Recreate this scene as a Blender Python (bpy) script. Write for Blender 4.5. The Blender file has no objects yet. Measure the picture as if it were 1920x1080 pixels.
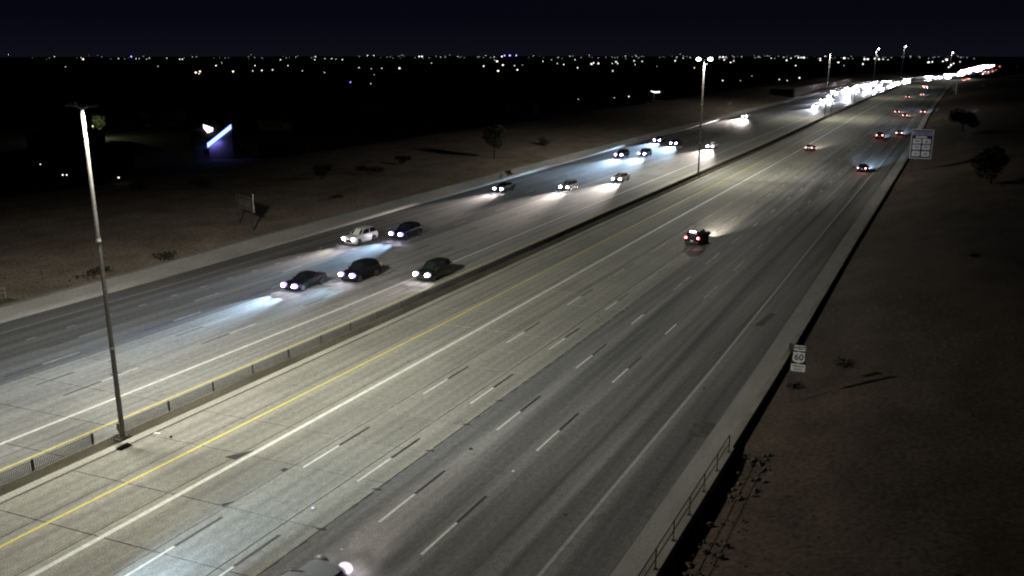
import bpy, bmesh, math, random
from mathutils import Vector, Matrix
R = math.radians
random.seed(7)
sc = bpy.context.scene
col = sc.collection

# ------------------------------------------------------------------ camera
cam_d = bpy.data.cameras.new('camera')
cam_d.sensor_width = 36.0
cam_d.lens = 36.0 * 1644.0 / 1920.0
cam_d.clip_start = 0.5
cam_d.clip_end = 30000
cam = bpy.data.objects.new('camera', cam_d)
col.objects.link(cam)
cam.location = (0, 0, 22.0)
cam.rotation_euler = (R(90 - 14.886), 0, R(27.114))
sc.camera = cam

# ------------------------------------------------------------------ night sky
world = bpy.data.worlds.new('World')
sc.world = world
world.use_nodes = True
wt = world.node_tree
wt.nodes.clear()
w_out = wt.nodes.new('ShaderNodeOutputWorld')
sky_t = wt.nodes.new('ShaderNodeTexSky')
sky_t.sky_type = 'NISHITA'
sky_t.sun_disc = False
sky_t.sun_elevation = R(-7)
sky_t.sun_rotation = R(-10)
sky_bg = wt.nodes.new('ShaderNodeBackground')
sky_bg.inputs['Strength'].default_value = 0.012
wt.links.new(sky_t.outputs[0], sky_bg.inputs['Color'])
# city glow low over the horizon
tc = wt.nodes.new('ShaderNodeTexCoord')
sep = wt.nodes.new('ShaderNodeSeparateXYZ')
wt.links.new(tc.outputs['Generated'], sep.inputs[0])
ramp = wt.nodes.new('ShaderNodeValToRGB')
wt.links.new(sep.outputs['Z'], ramp.inputs['Fac'])
e = ramp.color_ramp.elements
e[0].position = 0.0; e[0].color = (0.0052, 0.0056, 0.0110, 1)
e[1].position = 0.45; e[1].color = (0.0004, 0.0006, 0.0022, 1)
e2 = ramp.color_ramp.elements.new(0.04); e2.color = (0.0020, 0.0024, 0.0068, 1)
glow_bg = wt.nodes.new('ShaderNodeBackground')
glow_bg.inputs['Strength'].default_value = 0.75
wt.links.new(ramp.outputs['Color'], glow_bg.inputs['Color'])
addn = wt.nodes.new('ShaderNodeAddShader')
wt.links.new(sky_bg.outputs[0], addn.inputs[0])
wt.links.new(glow_bg.outputs[0], addn.inputs[1])
wt.links.new(addn.outputs[0], w_out.inputs['Surface'])

sc.view_settings.view_transform = 'Standard'
sc.view_settings.look = 'None'
sc.view_settings.exposure = 0.0
sc.view_settings.gamma = 1.0
sc.view_settings.use_curve_mapping = False
sc.render.engine = 'CYCLES'
sc.cycles.use_denoising = True
sc.cycles.max_bounces = 4
sc.cycles.diffuse_bounces = 2
sc.cycles.glossy_bounces = 2
sc.cycles.transparent_max_bounces = 16
sc.cycles.sample_clamp_indirect = 1.0
sc.cycles.filter_width = 2.1
sc.cycles.caustics_reflective = False
sc.cycles.caustics_refractive = False

LAMP_POWER = 14600.0      # one luminaire head
BEAM_POWER = 2100.0        # one head lamp beam

# ------------------------------------------------------------------ helpers
def link(o, parent=None):
    col.objects.link(o)
    if parent is not None:
        o.parent = parent
    return o

def tag(o, label=None, cat=None, group=None, kind=None):
    if label: o['label'] = label
    if cat: o['category'] = cat
    if group: o['group'] = group
    if kind: o['kind'] = kind
    return o

def empty(name, loc=(0, 0, 0), rz=0.0):
    o = bpy.data.objects.new(name, None)
    o.empty_display_size = 0.3
    link(o)
    o.location = loc
    o.rotation_euler = (0, 0, rz)
    return o

class MB:
    """collects verts and faces for one mesh"""
    def __init__(s):
        s.v = []; s.f = []; s.m = []
    def add(s, vs, fs, mi=0):
        b = len(s.v)
        s.v += [tuple(p) for p in vs]
        s.f += [tuple(i + b for i in q) for q in fs]
        s.m += [mi] * len(fs)
        return s
    def box(s, x0, x1, y0, y1, z0, z1, mi=0):
        vs = [(x0,y0,z0),(x1,y0,z0),(x1,y1,z0),(x0,y1,z0),(x0,y0,z1),(x1,y0,z1),(x1,y1,z1),(x0,y1,z1)]
        return s.add(vs, [(0,3,2,1),(4,5,6,7),(0,1,5,4),(1,2,6,5),(2,3,7,6),(3,0,4,7)], mi)
    def tube(s, a, b, r0, r1=None, n=10, mi=0, cap=True):
        r1 = r0 if r1 is None else r1
        a = Vector(a); b = Vector(b); d = (b - a).normalized()
        u = d.orthogonal().normalized(); w = d.cross(u)
        vs = []
        for c, r in ((a, r0), (b, r1)):
            for k in range(n):
                t = 2 * math.pi * k / n
                vs.append(c + u * math.cos(t) * r + w * math.sin(t) * r)
        fs = [(k, (k + 1) % n, n + (k + 1) % n, n + k) for k in range(n)]
        if cap:
            fs += [tuple(range(n - 1, -1, -1)), tuple(range(n, 2 * n))]
        return s.add(vs, fs, mi)
    def ball(s, c, rx, ry, rz, n=10, m=6, mi=0):
        vs = [(c[0], c[1], c[2] - rz)]
        for j in range(1, m):
            ph = -math.pi / 2 + math.pi * j / m
            for k in range(n):
                t = 2 * math.pi * k / n
                vs.append((c[0] + rx * math.cos(ph) * math.cos(t), c[1] + ry * math.cos(ph) * math.sin(t), c[2] + rz * math.sin(ph)))
        vs.append((c[0], c[1], c[2] + rz))
        fs = [(0, 1 + (k + 1) % n, 1 + k) for k in range(n)]
        for j in range(m - 2):
            for k in range(n):
                a = 1 + j * n
                fs.append((a + k, a + (k + 1) % n, a + n + (k + 1) % n, a + n + k))
        t = len(vs) - 1; a = 1 + (m - 2) * n
        fs += [(a + k, a + (k + 1) % n, t) for k in range(n)]
        return s.add(vs, fs, mi)
    def mesh(s, name, mats, smooth=False):
        me = bpy.data.meshes.new(name)
        me.from_pydata(s.v, [], s.f)
        for m in (mats if isinstance(mats, (list, tuple)) else [mats]):
            me.materials.append(m)
        me.polygons.foreach_set('material_index', s.m)
        if smooth:
            me.polygons.foreach_set('use_smooth', [True] * len(me.polygons))
        me.update()
        return me
    def build(s, name, mats, parent=None, smooth=False):
        return link(bpy.data.objects.new(name, s.mesh(name, mats, smooth)), parent)

def shade_auto(me, ang=35):
    bm = bmesh.new(); bm.from_mesh(me)
    bmesh.ops.recalc_face_normals(bm, faces=bm.faces)
    for f in bm.faces: f.smooth = True
    for ed in bm.edges:
        if len(ed.link_faces) == 2 and ed.calc_face_angle(0) > R(ang):
            ed.smooth = False
    bm.to_mesh(me); bm.free()
    return me

# ------------------------------------------------------------------ materials
def new_mat(name, rgb, rough=0.7, metal=0.0, spec=0.5):
    m = bpy.data.materials.new(name); m.use_nodes = True
    b = m.node_tree.nodes['Principled BSDF']
    b.inputs['Base Color'].default_value = (*rgb, 1)
    b.inputs['Roughness'].default_value = rough
    b.inputs['Metallic'].default_value = metal
    b.inputs['Specular IOR Level'].default_value = spec
    return m

def noise_mat(name, c0, c1, scale=4.0, rough=0.8, vec=(1, 1, 1), bump=0.0, detail=5, c2=None, spec=0.4, metal=0.0, gs=9.0, ga=0.20):
    """two tones mixed by world-space noise plus a fine grain"""
    m = new_mat(name, c0, rough, metal, spec)
    nt = m.node_tree; b = nt.nodes['Principled BSDF']
    g = nt.nodes.new('ShaderNodeNewGeometry')
    mp = nt.nodes.new('ShaderNodeMapping'); mp.inputs['Scale'].default_value = vec
    nt.links.new(g.outputs['Position'], mp.inputs['Vector'])
    n = nt.nodes.new('ShaderNodeTexNoise'); n.inputs['Scale'].default_value = scale; n.inputs['Detail'].default_value = detail
    nt.links.new(mp.outputs[0], n.inputs['Vector'])
    r = nt.nodes.new('ShaderNodeValToRGB')
    r.color_ramp.elements[0].position = 0.32; r.color_ramp.elements[0].color = (*c0, 1)
    r.color_ramp.elements[1].position = 0.68; r.color_ramp.elements[1].color = (*c1, 1)
    nt.links.new(n.outputs['Fac'], r.inputs['Fac'])
    n2 = nt.nodes.new('ShaderNodeTexNoise'); n2.inputs['Scale'].default_value = gs; n2.inputs['Detail'].default_value = 8
    nt.links.new(g.outputs['Position'], n2.inputs['Vector'])
    mr = nt.nodes.new('ShaderNodeMapRange'); mr.inputs['From Min'].default_value = 0.3; mr.inputs['From Max'].default_value = 0.7
    mr.inputs['To Min'].default_value = 1 - ga; mr.inputs['To Max'].default_value = 1 + ga
    nt.links.new(n2.outputs['Fac'], mr.inputs['Value'])
    mul = nt.nodes.new('ShaderNodeVectorMath'); mul.operation = 'SCALE'
    nt.links.new(r.outputs['Color'], mul.inputs[0]); nt.links.new(mr.outputs[0], mul.inputs['Scale'])
    nt.links.new(mul.outputs[0], b.inputs['Base Color'])
    if bump > 0:
        bp = nt.nodes.new('ShaderNodeBump'); bp.inputs['Strength'].default_value = bump; bp.inputs['Distance'].default_value = 0.05
        nt.links.new(n2.outputs['Fac'], bp.inputs['Height']); nt.links.new(bp.outputs[0], b.inputs['Normal'])
    return m

def emit_mat(name, rgb, strength):
    m = bpy.data.materials.new(name); m.use_nodes = True
    nt = m.node_tree; nt.nodes.clear()
    o = nt.nodes.new('ShaderNodeOutputMaterial'); em = nt.nodes.new('ShaderNodeEmission')
    em.inputs['Color'].default_value = (*rgb, 1); em.inputs['Strength'].default_value = strength
    nt.links.new(em.outputs[0], o.inputs['Surface'])
    m.cycles.emission_sampling = 'NONE'      # the lamps' own light objects do the lighting
    return m

def road_mat(name, base, worn, stain=0.45, lane=3.55, off=-19.8, grain=0.42, rough=0.75):
    """grooved concrete: long streaks along the lanes, wheel tracks, an oil band, speckle and patches"""
    m = new_mat(name, base, rough, 0, 0.16)
    nt = m.node_tree; b = nt.nodes['Principled BSDF']; N = nt.nodes.new; Lk = nt.links.new
    g = N('ShaderNodeNewGeometry'); sx = N('ShaderNodeSeparateXYZ'); Lk(g.outputs['Position'], sx.inputs[0])
    def noise(scale, vec, detail=5, dist=0.0):
        mp = N('ShaderNodeMapping'); mp.inputs['Scale'].default_value = vec
        Lk(g.outputs['Position'], mp.inputs['Vector'])
        n = N('ShaderNodeTexNoise'); n.inputs['Scale'].default_value = scale; n.inputs['Detail'].default_value = detail
        n.inputs['Distortion'].default_value = dist
        Lk(mp.outputs[0], n.inputs['Vector'])
        return n.outputs['Fac']
    def rng(v, a, b_, c, d):
        r = N('ShaderNodeMapRange'); r.inputs['From Min'].default_value = a; r.inputs['From Max'].default_value = b_
        r.inputs['To Min'].default_value = c; r.inputs['To Max'].default_value = d
        Lk(v, r.inputs['Value']); return r.outputs[0]
    def math_(op, a, b_=None, c=None):
        n = N('ShaderNodeMath'); n.operation = op
        for i, q in enumerate((a, b_, c)):
            if q is None: continue
            if isinstance(q, (int, float)): n.inputs[i].default_value = q
            else: Lk(q, n.inputs[i])
        return n.outputs[0]
    streak = rng(noise(1.0, (0.85, 0.016, 1), 7, 0.5), 0.30, 0.70, 0.0, 1.0)
    streak2 = rng(noise(1.0, (3.1, 0.09, 1), 6, 0.6), 0.30, 0.70, 0.93, 1.06)
    # wheel tracks and central oil band of each lane
    u = math_('FRACT', math_('DIVIDE', math_('SUBTRACT', sx.outputs['X'], off - 60 * lane), lane))
    c = math_('ABSOLUTE', math_('SUBTRACT', u, 0.5))
    tr = math_('SMOOTH_MIN', math_('ABSOLUTE', math_('SUBTRACT', c, 0.24)), 0.13, 0.05)
    track = rng(tr, 0.0, 0.13, 0.84, 1.04)
    oil = rng(c, 0.0, 0.10, 0.86, 1.0)
    patch = rng(noise(0.12, (1, 0.35, 1), 4), 0.35, 0.65, 0.88, 1.10)
    fine = rng(noise(14.0, (1, 1, 1), 8), 0.30, 0.70, 1 - grain, 1 + grain)
    mid = rng(noise(4.0, (1, 0.6, 1), 7), 0.30, 0.70, 0.84, 1.16)
    spot = rng(noise(0.9, (1.0, 0.6, 1), 9), 0.62, 0.74, 1.0, 0.80)
    k = math_('MULTIPLY', math_('MULTIPLY', streak2, track), math_('MULTIPLY', patch, fine))
    k = math_('MULTIPLY', math_('MULTIPLY', k, mid), math_('MULTIPLY', spot, oil))
    oi = N('ShaderNodeObjectInfo')
    k = math_('MULTIPLY', k, rng(oi.outputs['Random'], 0, 1, 0.93, 1.05))
    mix = N('ShaderNodeMix'); mix.data_type = 'RGBA'
    mix.inputs[6].default_value = (*base, 1); mix.inputs[7].default_value = (*worn, 1)
    Lk(math_('MULTIPLY', streak, stain), mix.inputs[0])
    vm = N('ShaderNodeVectorMath'); vm.operation = 'SCALE'
    Lk(mix.outputs[2], vm.inputs[0]); Lk(k, vm.inputs['Scale']); Lk(vm.outputs[0], b.inputs['Base Color'])
    bp = N('ShaderNodeBump'); bp.inputs['Strength'].default_value = 0.25; bp.inputs['Distance'].default_value = 0.01
    Lk(fine, bp.inputs['Height']); Lk(bp.outputs[0], b.inputs['Normal'])
    return m

M = {}
M['concrete_road'] = road_mat('concrete_road', (0.270, 0.264, 0.224), (0.150, 0.146, 0.132), 0.55)
M['dark_road'] = road_mat('dark_road', (0.240, 0.237, 0.226), (0.062, 0.062, 0.063), 0.95)
M['left_road'] = road_mat('left_road', (0.27, 0.265, 0.245), (0.15, 0.15, 0.15), 0.55, 3.4, -48.1)
M['left_dark_road'] = road_mat('left_dark_road', (0.17, 0.17, 0.17), (0.075, 0.075, 0.08), 0.8, 3.3, -48.1)
M['gutter'] = noise_mat('gutter_concrete', (0.25, 0.245, 0.22), (0.32, 0.31, 0.28), 1.2, 0.8, (1, 0.2, 1))
M['barrier'] = noise_mat('barrier_concrete', (0.22, 0.20, 0.17), (0.33, 0.31, 0.26), 1.5, 0.85, (1, 0.3, 1), 0.3)
M['footing'] = noise_mat('footing_concrete', (0.24, 0.235, 0.20), (0.34, 0.33, 0.28), 0.8, 0.85, (1, 0.25, 1), 0.2)
M['barrier_wall'] = noise_mat('shaded_barrier_concrete', (0.15, 0.14, 0.105), (0.25, 0.235, 0.185), 1.1, 0.9, (1, 0.25, 1), 0.3)  # wall face darkened in place of lamp light grazing it
M['joint'] = new_mat('joint_sealant', (0.035, 0.034, 0.032), 0.9)
M['patch'] = noise_mat('dark_grey_patch', (0.05, 0.05, 0.045), (0.11, 0.11, 0.10), 1.5, 0.85)  # plain darker grey for the shoulder patches
M['white_paint'] = noise_mat('white_paint', (0.50, 0.50, 0.46), (0.66, 0.66, 0.61), 2.0, 0.6)
M['faint_white'] = noise_mat('faint_white_paint', (0.24, 0.24, 0.23), (0.46, 0.46, 0.44), 1.2, 0.7)  # fainter white for dashes farther off and farther left
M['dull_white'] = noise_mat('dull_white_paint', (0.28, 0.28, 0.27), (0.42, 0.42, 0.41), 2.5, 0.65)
M['yellow_paint'] = noise_mat('yellow_paint', (0.54, 0.46, 0.09), (0.66, 0.56, 0.12), 2.0, 0.55)
M['black_paint'] = noise_mat('black_paint', (0.030, 0.030, 0.030), (0.05, 0.05, 0.05), 3.0, 0.6)
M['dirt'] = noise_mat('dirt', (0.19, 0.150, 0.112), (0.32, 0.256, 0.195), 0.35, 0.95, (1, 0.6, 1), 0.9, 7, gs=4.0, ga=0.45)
M['dirt_right'] = noise_mat('shaded_dirt', (0.050, 0.036, 0.025), (0.092, 0.069, 0.048), 0.30, 0.95, (1, 0.6, 1), 0.9, 7, gs=4.0, ga=0.45)  # same dirt as the bank, darkened to stand in for lamp falloff
M['plain'] = noise_mat('dark_ground', (0.020, 0.022, 0.016), (0.04, 0.036, 0.026), 0.02, 0.95)
M['rock'] = noise_mat('rock', (0.065, 0.052, 0.038), (0.14, 0.115, 0.085), 3.0, 0.9, bump=0.6)
M['steel'] = noise_mat('galvanised_steel', (0.30, 0.30, 0.31), (0.42, 0.42, 0.43), 2.0, 0.5, metal=0.35)
M['dark_steel'] = noise_mat('dark_steel', (0.05, 0.045, 0.04), (0.10, 0.085, 0.07), 3.0, 0.6, metal=0.3)
M['pole'] = noise_mat('painted_pole', (0.14, 0.13, 0.12), (0.20, 0.185, 0.17), 1.0, 0.6, metal=0.1)
M['band'] = noise_mat('pole_band', (0.5, 0.5, 0.5), (0.65, 0.65, 0.65), 2.0, 0.5)
M['foliage'] = noise_mat('foliage', (0.030, 0.042, 0.020), (0.07, 0.085, 0.04), 1.5, 0.8)
M['bark'] = noise_mat('bark', (0.06, 0.045, 0.032), (0.11, 0.085, 0.06), 3.0, 0.95)
M['shrub'] = noise_mat('dry_shrub', (0.020, 0.020, 0.012), (0.045, 0.040, 0.024), 2.0, 0.9)
M['glass'] = new_mat('car_glass', (0.010, 0.011, 0.014), 0.15, 0, 0.5)
M['tyre'] = new_mat('tyre_rubber', (0.018, 0.018, 0.018), 0.85)
M['rim'] = new_mat('wheel_alloy', (0.10, 0.10, 0.10), 0.45, 0.6)
M['trim'] = new_mat('black_trim', (0.02, 0.02, 0.02), 0.6)
M['plate'] = new_mat('number_plate', (0.65, 0.65, 0.6), 0.5)
M['paint_black'] = new_mat('black_car_paint', (0.010, 0.010, 0.013), 0.6, 0.0, 0.12)
M['paint_grey'] = new_mat('dark_grey_car_paint', (0.045, 0.048, 0.052), 0.3, 0.4, 0.6)
M['paint_blue'] = new_mat('navy_car_paint', (0.010, 0.013, 0.035), 0.4, 0.1, 0.4)
M['paint_green'] = new_mat('dark_green_car_paint', (0.018, 0.024, 0.020), 0.3, 0.2, 0.6)
M['paint_white'] = new_mat('white_car_paint', (0.70, 0.69, 0.66), 0.3, 0, 0.5)
M['paint_silver'] = new_mat('silver_car_paint', (0.42, 0.44, 0.47), 0.3, 0.5, 0.6)
M['paint_tan'] = new_mat('tan_car_paint', (0.33, 0.28, 0.24), 0.3, 0.4, 0.6)
M['paint_red'] = new_mat('dark_red_car_paint', (0.10, 0.012, 0.012), 0.3, 0.2, 0.6)
M['glare_lens_led'] = emit_mat('led_headlight_glare_lens', (0.36, 0.27, 1.0), 3.4)  # violet emission paints the glare rim around the bulb
M['bulb_led'] = emit_mat('led_headlight_bulb', (0.84, 0.82, 1.0), 170.0)
M['glare_lens_warm'] = emit_mat('halogen_headlight_glare_lens', (0.75, 0.62, 0.78), 1.6)  # pale violet emission paints a softer glare around the bulb
M['bulb_warm'] = emit_mat('halogen_headlight_bulb', (1.0, 0.90, 0.96), 170.0)
M['tail'] = emit_mat('tail_light_lens', (1.0, 0.06, 0.05), 6.0)
M['tail_core'] = emit_mat('tail_light_bulb', (1.0, 0.45, 0.40), 22.0)
M['amber'] = emit_mat('amber_light', (1.0, 0.36, 0.10), 5.0)
M['tail_dim'] = emit_mat('dim_tail_lens', (1.0, 0.35, 0.28), 0.45)
M['tail_off'] = new_mat('tail_light_plastic', (0.12, 0.01, 0.01), 0.3)
M['high_brake'] = emit_mat('high_brake_light', (1.0, 0.72, 0.80), 14.0)
M['lamp_cover'] = new_mat('headlight_cover', (0.3, 0.3, 0.32), 0.3)
M['far_lens'] = emit_mat('far_headlight', (0.80, 0.74, 1.0), 650.0)
M['far_tail'] = emit_mat('far_tail_light', (1.0, 0.22, 0.16), 45.0)
M['lamp_bowl'] = emit_mat('street_lamp_bowl', (0.93, 0.90, 1.0), 30.0)
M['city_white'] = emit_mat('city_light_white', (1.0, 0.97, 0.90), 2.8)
M['city_warm'] = emit_mat('city_light_warm', (1.0, 0.86, 0.60), 3.2)
M['city_blue'] = emit_mat('city_light_blue', (0.30, 0.25, 1.0), 5.0)
M['city_dim'] = emit_mat('city_light_dim', (0.9, 0.85, 0.95), 0.9)
M['led_strip'] = emit_mat('blue_led_strip', (0.24, 0.34, 1.0), 3.4)
M['led_white'] = emit_mat('white_led', (0.85, 0.80, 1.0), 2.5)
M['sign_white'] = new_mat('sign_white', (0.86, 0.86, 0.84), 0.5)
M['sign_grey'] = noise_mat('sign_logo_white', (0.52, 0.52, 0.58), (0.74, 0.73, 0.80), 1.4, 0.5)
M['sign_black'] = new_mat('sign_black', (0.012, 0.012, 0.012), 0.5)
M['sign_blue'] = new_mat('sign_blue', (0.012, 0.012, 0.055), 0.5)
M['sign_violet'] = noise_mat('sign_header_print', (0.16, 0.16, 0.34), (0.32, 0.32, 0.48), 1.1, 0.5)
M['stucco'] = noise_mat('stucco', (0.10, 0.095, 0.085), (0.15, 0.14, 0.12), 1.0, 0.9)
M['roof'] = noise_mat('roof_tile', (0.05, 0.04, 0.035), (0.09, 0.07, 0.06), 1.0, 0.9)
M['noise_wall'] = noise_mat('noise_wall_block', (0.08, 0.07, 0.045), (0.12, 0.105, 0.07), 0.4, 0.9)
M['marker'] = new_mat('marker_white', (0.8, 0.8, 0.78), 0.3)

M['screen'] = noise_mat('expanded_metal', (0.035, 0.03, 0.026), (0.06, 0.05, 0.042), 3.0, 0.85)

# ------------------------------------------------------------------ the road's own line
def interp(t, y):
    if y <= t[0][0]: return t[0][1]
    for (a, va), (b, vb) in zip(t, t[1:]):
        if y <= b:
            return va + (vb - va) * (y - a) / (b - a)
    return t[-1][1]
DRIFT = [(60, 0), (110, -0.45), (220, -0.9), (273, -1.7), (351, -3.0), (469, -3.8), (705, -4.2), (780, -1), (830, 6), (870, 14), (950, 26), (1228, 46), (1600, 62), (2600, 104)]
EXTRA = [(60, 0), (110, 1.4), (150, 2.3), (223, 3.9), (400, 4.2), (700, 4.2), (900, 6), (2600, 6)]
def WX(x, y):
    w = x + interp(DRIFT, y)
    if x < -44:
        w -= interp(EXTRA, y) * ((-44 - x) / 27 * 0.62 + 0.3) if x < -46 else interp(EXTRA, y) * 0.12
    return w
ROWS = [-120, -80, -50, -25, 0, 15, 30, 45, 60, 75, 90, 110, 130, 150, 175, 200, 223, 250, 273, 300, 351, 400, 430, 469, 520, 580, 640, 705, 745, 780, 805, 830, 850, 870, 900, 950, 1010, 1080, 1150, 1228, 1320, 1450, 1600, 1850, 2200, 2600]
SKEW = 0.085
def skewed(x): return SKEW * (x + 41)

def strip(xa, xb, y0, y1, z, mb=None, skew0=False, skew1=False, mi=0, nx=1, zb=None):
    """a sheet between nominal laterals xa..xb that follows the road"""
    mb = mb or MB()
    ys = [y0] + [y for y in ROWS if y0 + 3 < y < y1 - 3] + [y1]
    vs, fs = [], []
    for i, y in enumerate(ys):
        for j in range(nx + 1):
            x = xa + (xb - xa) * j / nx
            yy = y + (skewed(x) if (skew0 and i == 0) or (skew1 and i == len(ys) - 1) else 0)
            zz = z if zb is None else z + (zb - z) * j / nx
            vs.append((WX(x, y), yy, zz))
    for i in range(len(ys) - 1):
        for j in range(nx):
            a = i * (nx + 1) + j
            fs.append((a, a + 1, a + nx + 2, a + nx + 1))
    mb.add(vs, fs, mi)
    return mb

def profile_run(pts, y0, y1, mb=None, closed=False, step=None, mi=0):
    """sweep a cross-section [(x nominal, z)...] along the road"""
    mb = mb or MB()
    ys = [y0] + [y for y in ROWS if y0 + 2 < y < y1 - 2] + [y1]
    n = len(pts); vs, fs = [], []
    for y in ys:
        for (x, z) in pts:
            vs.append((x + (WX(pts[0][0], y) - pts[0][0]), y, z))
    for i in range(len(ys) - 1):
        for j in range(n - 1 + (1 if closed else 0)):
            k = (j + 1) % n
            fs.append((i * n + j, i * n + k, (i + 1) * n + k, (i + 1) * n + j))
    if closed:
        fs.append(tuple(range(n - 1, -1, -1)))
        fs.append(tuple(range((len(ys) - 1) * n, len(ys) * n)))
    mb.add(vs, fs, mi)
    return mb

# ------------------------------------------------------------------ ground
def left_h(x):      # embankment behind the left wall
    return interp([(-400, -0.3), (-128, -0.3), (-116, 3.0), (-111.5, 3.7), (-104, 3.7), (-90, 2.9), (-80, 2.1), (-72.5, 1.15), (-71, 1.1)], x)
def right_h(x, y=60):
    near = interp([(-9.6, 0.0), (-9.0, 0.08), (-3, 1.65), (2, 2.7), (8, 3.6), (16, 4.6), (30, 5.4), (200, 5.6)], x)
    if y < 46.5:
        dip = interp([(-9.6, -0.25), (-8.6, -0.22), (-7.2, -0.02), (-5.0, 0.0), (60, 0)], x)
        near += dip * min(1, (46.5 - y) / 1.2)
    return near
random.seed(3)
def terrain(name, xs, hf, amp, label=None, y_max=2600):
    ys = [-120 + 3.0 * i for i in range(int(220 / 3))]
    y = ys[-1]
    stp = 3.0
    while y < y_max:
        stp *= 1.06; y += stp; ys.append(y)
    vs, fs = [], []
    for y in ys:
        for x in xs:
            w = (WX(-71, y) + 71) * interp([(-111.5, 0.15), (-74, 1)], x) if x < -40 else WX(-10.5, y) + 10.5
            edge = min(1.0, min(abs(x - xs[0]), abs(x - xs[-1])) / 3.0)
            z = hf(x, y) + (random.random() - 0.5) * amp * edge + 0.18 * edge * math.sin(y * 0.11 + x * 0.3) * math.cos(x * 0.17 - y * 0.05)
            vs.append((x + w, y, z))
    n = len(xs)
    for i in range(len(ys) - 1):
        for j in range(n - 1):
            fs.append((i * n + j, i * n + j + 1, (i + 1) * n + j + 1, (i + 1) * n + j))
    mb = MB().add(vs, fs)
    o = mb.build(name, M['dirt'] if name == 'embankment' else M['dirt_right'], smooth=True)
    tag(o, kind='structure')
    return o
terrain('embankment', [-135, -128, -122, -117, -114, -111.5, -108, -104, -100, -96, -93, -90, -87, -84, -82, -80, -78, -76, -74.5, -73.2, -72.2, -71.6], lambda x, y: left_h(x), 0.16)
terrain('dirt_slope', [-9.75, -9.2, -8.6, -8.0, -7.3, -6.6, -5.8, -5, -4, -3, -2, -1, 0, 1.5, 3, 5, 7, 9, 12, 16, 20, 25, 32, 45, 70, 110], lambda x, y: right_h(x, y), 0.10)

gm = MB()
vs = []; gx = [-9000, -3000, -1000, -300, 0, 300, 1000, 4000]; gy = [-400, 0, 400, 1200, 3000, 7000, 14000]
for y in gy:
    for x in gx: vs.append((x, y, -0.6))
gm.add(vs, [(i * 8 + j, i * 8 + j + 1, (i + 1) * 8 + j + 1, (i + 1) * 8 + j) for i in range(6) for j in range(7)])
tag(gm.build('ground', M['plain']), kind='structure')

# ------------------------------------------------------------------ carriageways
road_r = empty('right_road'); tag(road_r, kind='structure')
road_l = empty('left_road'); tag(road_l, kind='structure')
# dark bed seen in the joints
strip(-43.0, -10.0, -120, 2600, -0.06, nx=3).build('road_bed', M['joint'], road_r)
strip(-71.2, -43.0, -120, 2600, -0.062, nx=3).build('road_bed', M['joint'], road_l)

def make_slab(w, l, mat):
    """one concrete slab with chamfered rim; its transverse edges follow the skewed joints"""
    g = 0.022; k = SKEW
    def ring(ins, z):
        return [(ins, ins + k * ins, z), (w - ins, ins + k * (w - ins), z), (w - ins, l - ins + k * (w - ins), z), (ins, l - ins + k * ins, z)]
    b = MB(); vs = ring(g, -0.05) + ring(g, -0.008) + ring(g + 0.008, 0.0)
    fs = [(8, 9, 10, 11)]
    for q in (0, 4):
        fs += [(q + i, q + (i + 1) % 4, q + 4 + (i + 1) % 4, q + 4 + i) for i in range(4)]
    b.add(vs, fs)
    return b.mesh('slab', mat)
PAT = [4.6, 5.2, 4.2, 4.3]
def joints(y, n):       # joint positions starting at y
    out = [y]
    for i in range(n): out.append(out[-1] + PAT[(i + 1) % 4])
    return out
JR = joints(28.1 - 18.3, 24)       # measured on the shoulder
R_COLS = [-41.38, -38.3, -34.75, -31.0, -27.3, -25.3]
cache = {}
def lay(cols, J, mat, parent):
    for xa, xb in zip(cols, cols[1:]):
        for i in range(len(J) - 1):
            key = (round(xb - xa, 2), round(J[i + 1] - J[i], 2), mat.name)
            if key not in cache: cache[key] = make_slab(xb - xa, J[i + 1] - J[i], mat)
            o = bpy.data.objects.new('slab', cache[key])
            link(o, parent)
            o.location = (WX(xa, J[i]), J[i] + skewed(xa), random.uniform(-0.0015, 0.0015))
            sh = (WX(xa, J[i + 1]) - WX(xa, J[i])) / (J[i + 1] - J[i])
            o.rotation_euler = (0, 0, -math.atan(sh))
lay(R_COLS, JR, M['concrete_road'], road_r)
JEND = JR[-1]
for xa, xb in zip(R_COLS, R_COLS[1:]):
    m_ = strip(xa + 0.02, xb - 0.02, JEND, 2600, 0.0, skew0=True); strip(xa + 0.02, xb - 0.02, -120, JR[0], 0.0, m_, skew1=True)
    m_.build('pavement_strip', M['concrete_road'], road_r)
strip(-25.28, -11.62, -120, 2600, 0.0, nx=4).build('travel_lanes', M['dark_road'], road_r)
strip(-11.60, -10.35, -120, 2600, 0.002, nx=1, zb=0.03).build('gutter', M['gutter'], road_r)
JL = joints(24.0, 14)
L_COLS = [-57.2, -53.6, -50.0, -46.4, -43.02]
lay(L_COLS, JL, M['left_road'], road_l)
for xa, xb in zip(L_COLS, L_COLS[1:]):
    m_ = strip(xa + 0.01, xb - 0.01, JL[-1], 2600, 0.0, skew0=True); strip(xa + 0.01, xb - 0.01, -120, JL[0], 0.0, m_, skew1=True)
    m_.build('pavement_strip', M['left_road'], road_l)
strip(-71.1, -57.22, -120, 2600, 0.0, nx=4).build('travel_lanes', M['left_dark_road'], road_l)

# solid painted lines
def line(x, w, mat, parent, y0=-120, y1=1600, z=0.007):
    strip(x - w / 2, x + w / 2, y0, y1, z).build('lane_line', mat, parent)
line(-37.55, 0.17, M['yellow_paint'], road_r)
line(-34.1, 0.30, M['white_paint'], road_r, z=0.008)
line(-14.35, 0.19, M['dull_white'], road_r)
line(-44.95, 0.14, M['yellow_paint'], road_l)
line(-48.15, 0.26, M['white_paint'], road_l)
line(-68.35, 0.14, M['dull_white'], road_l)
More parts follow.
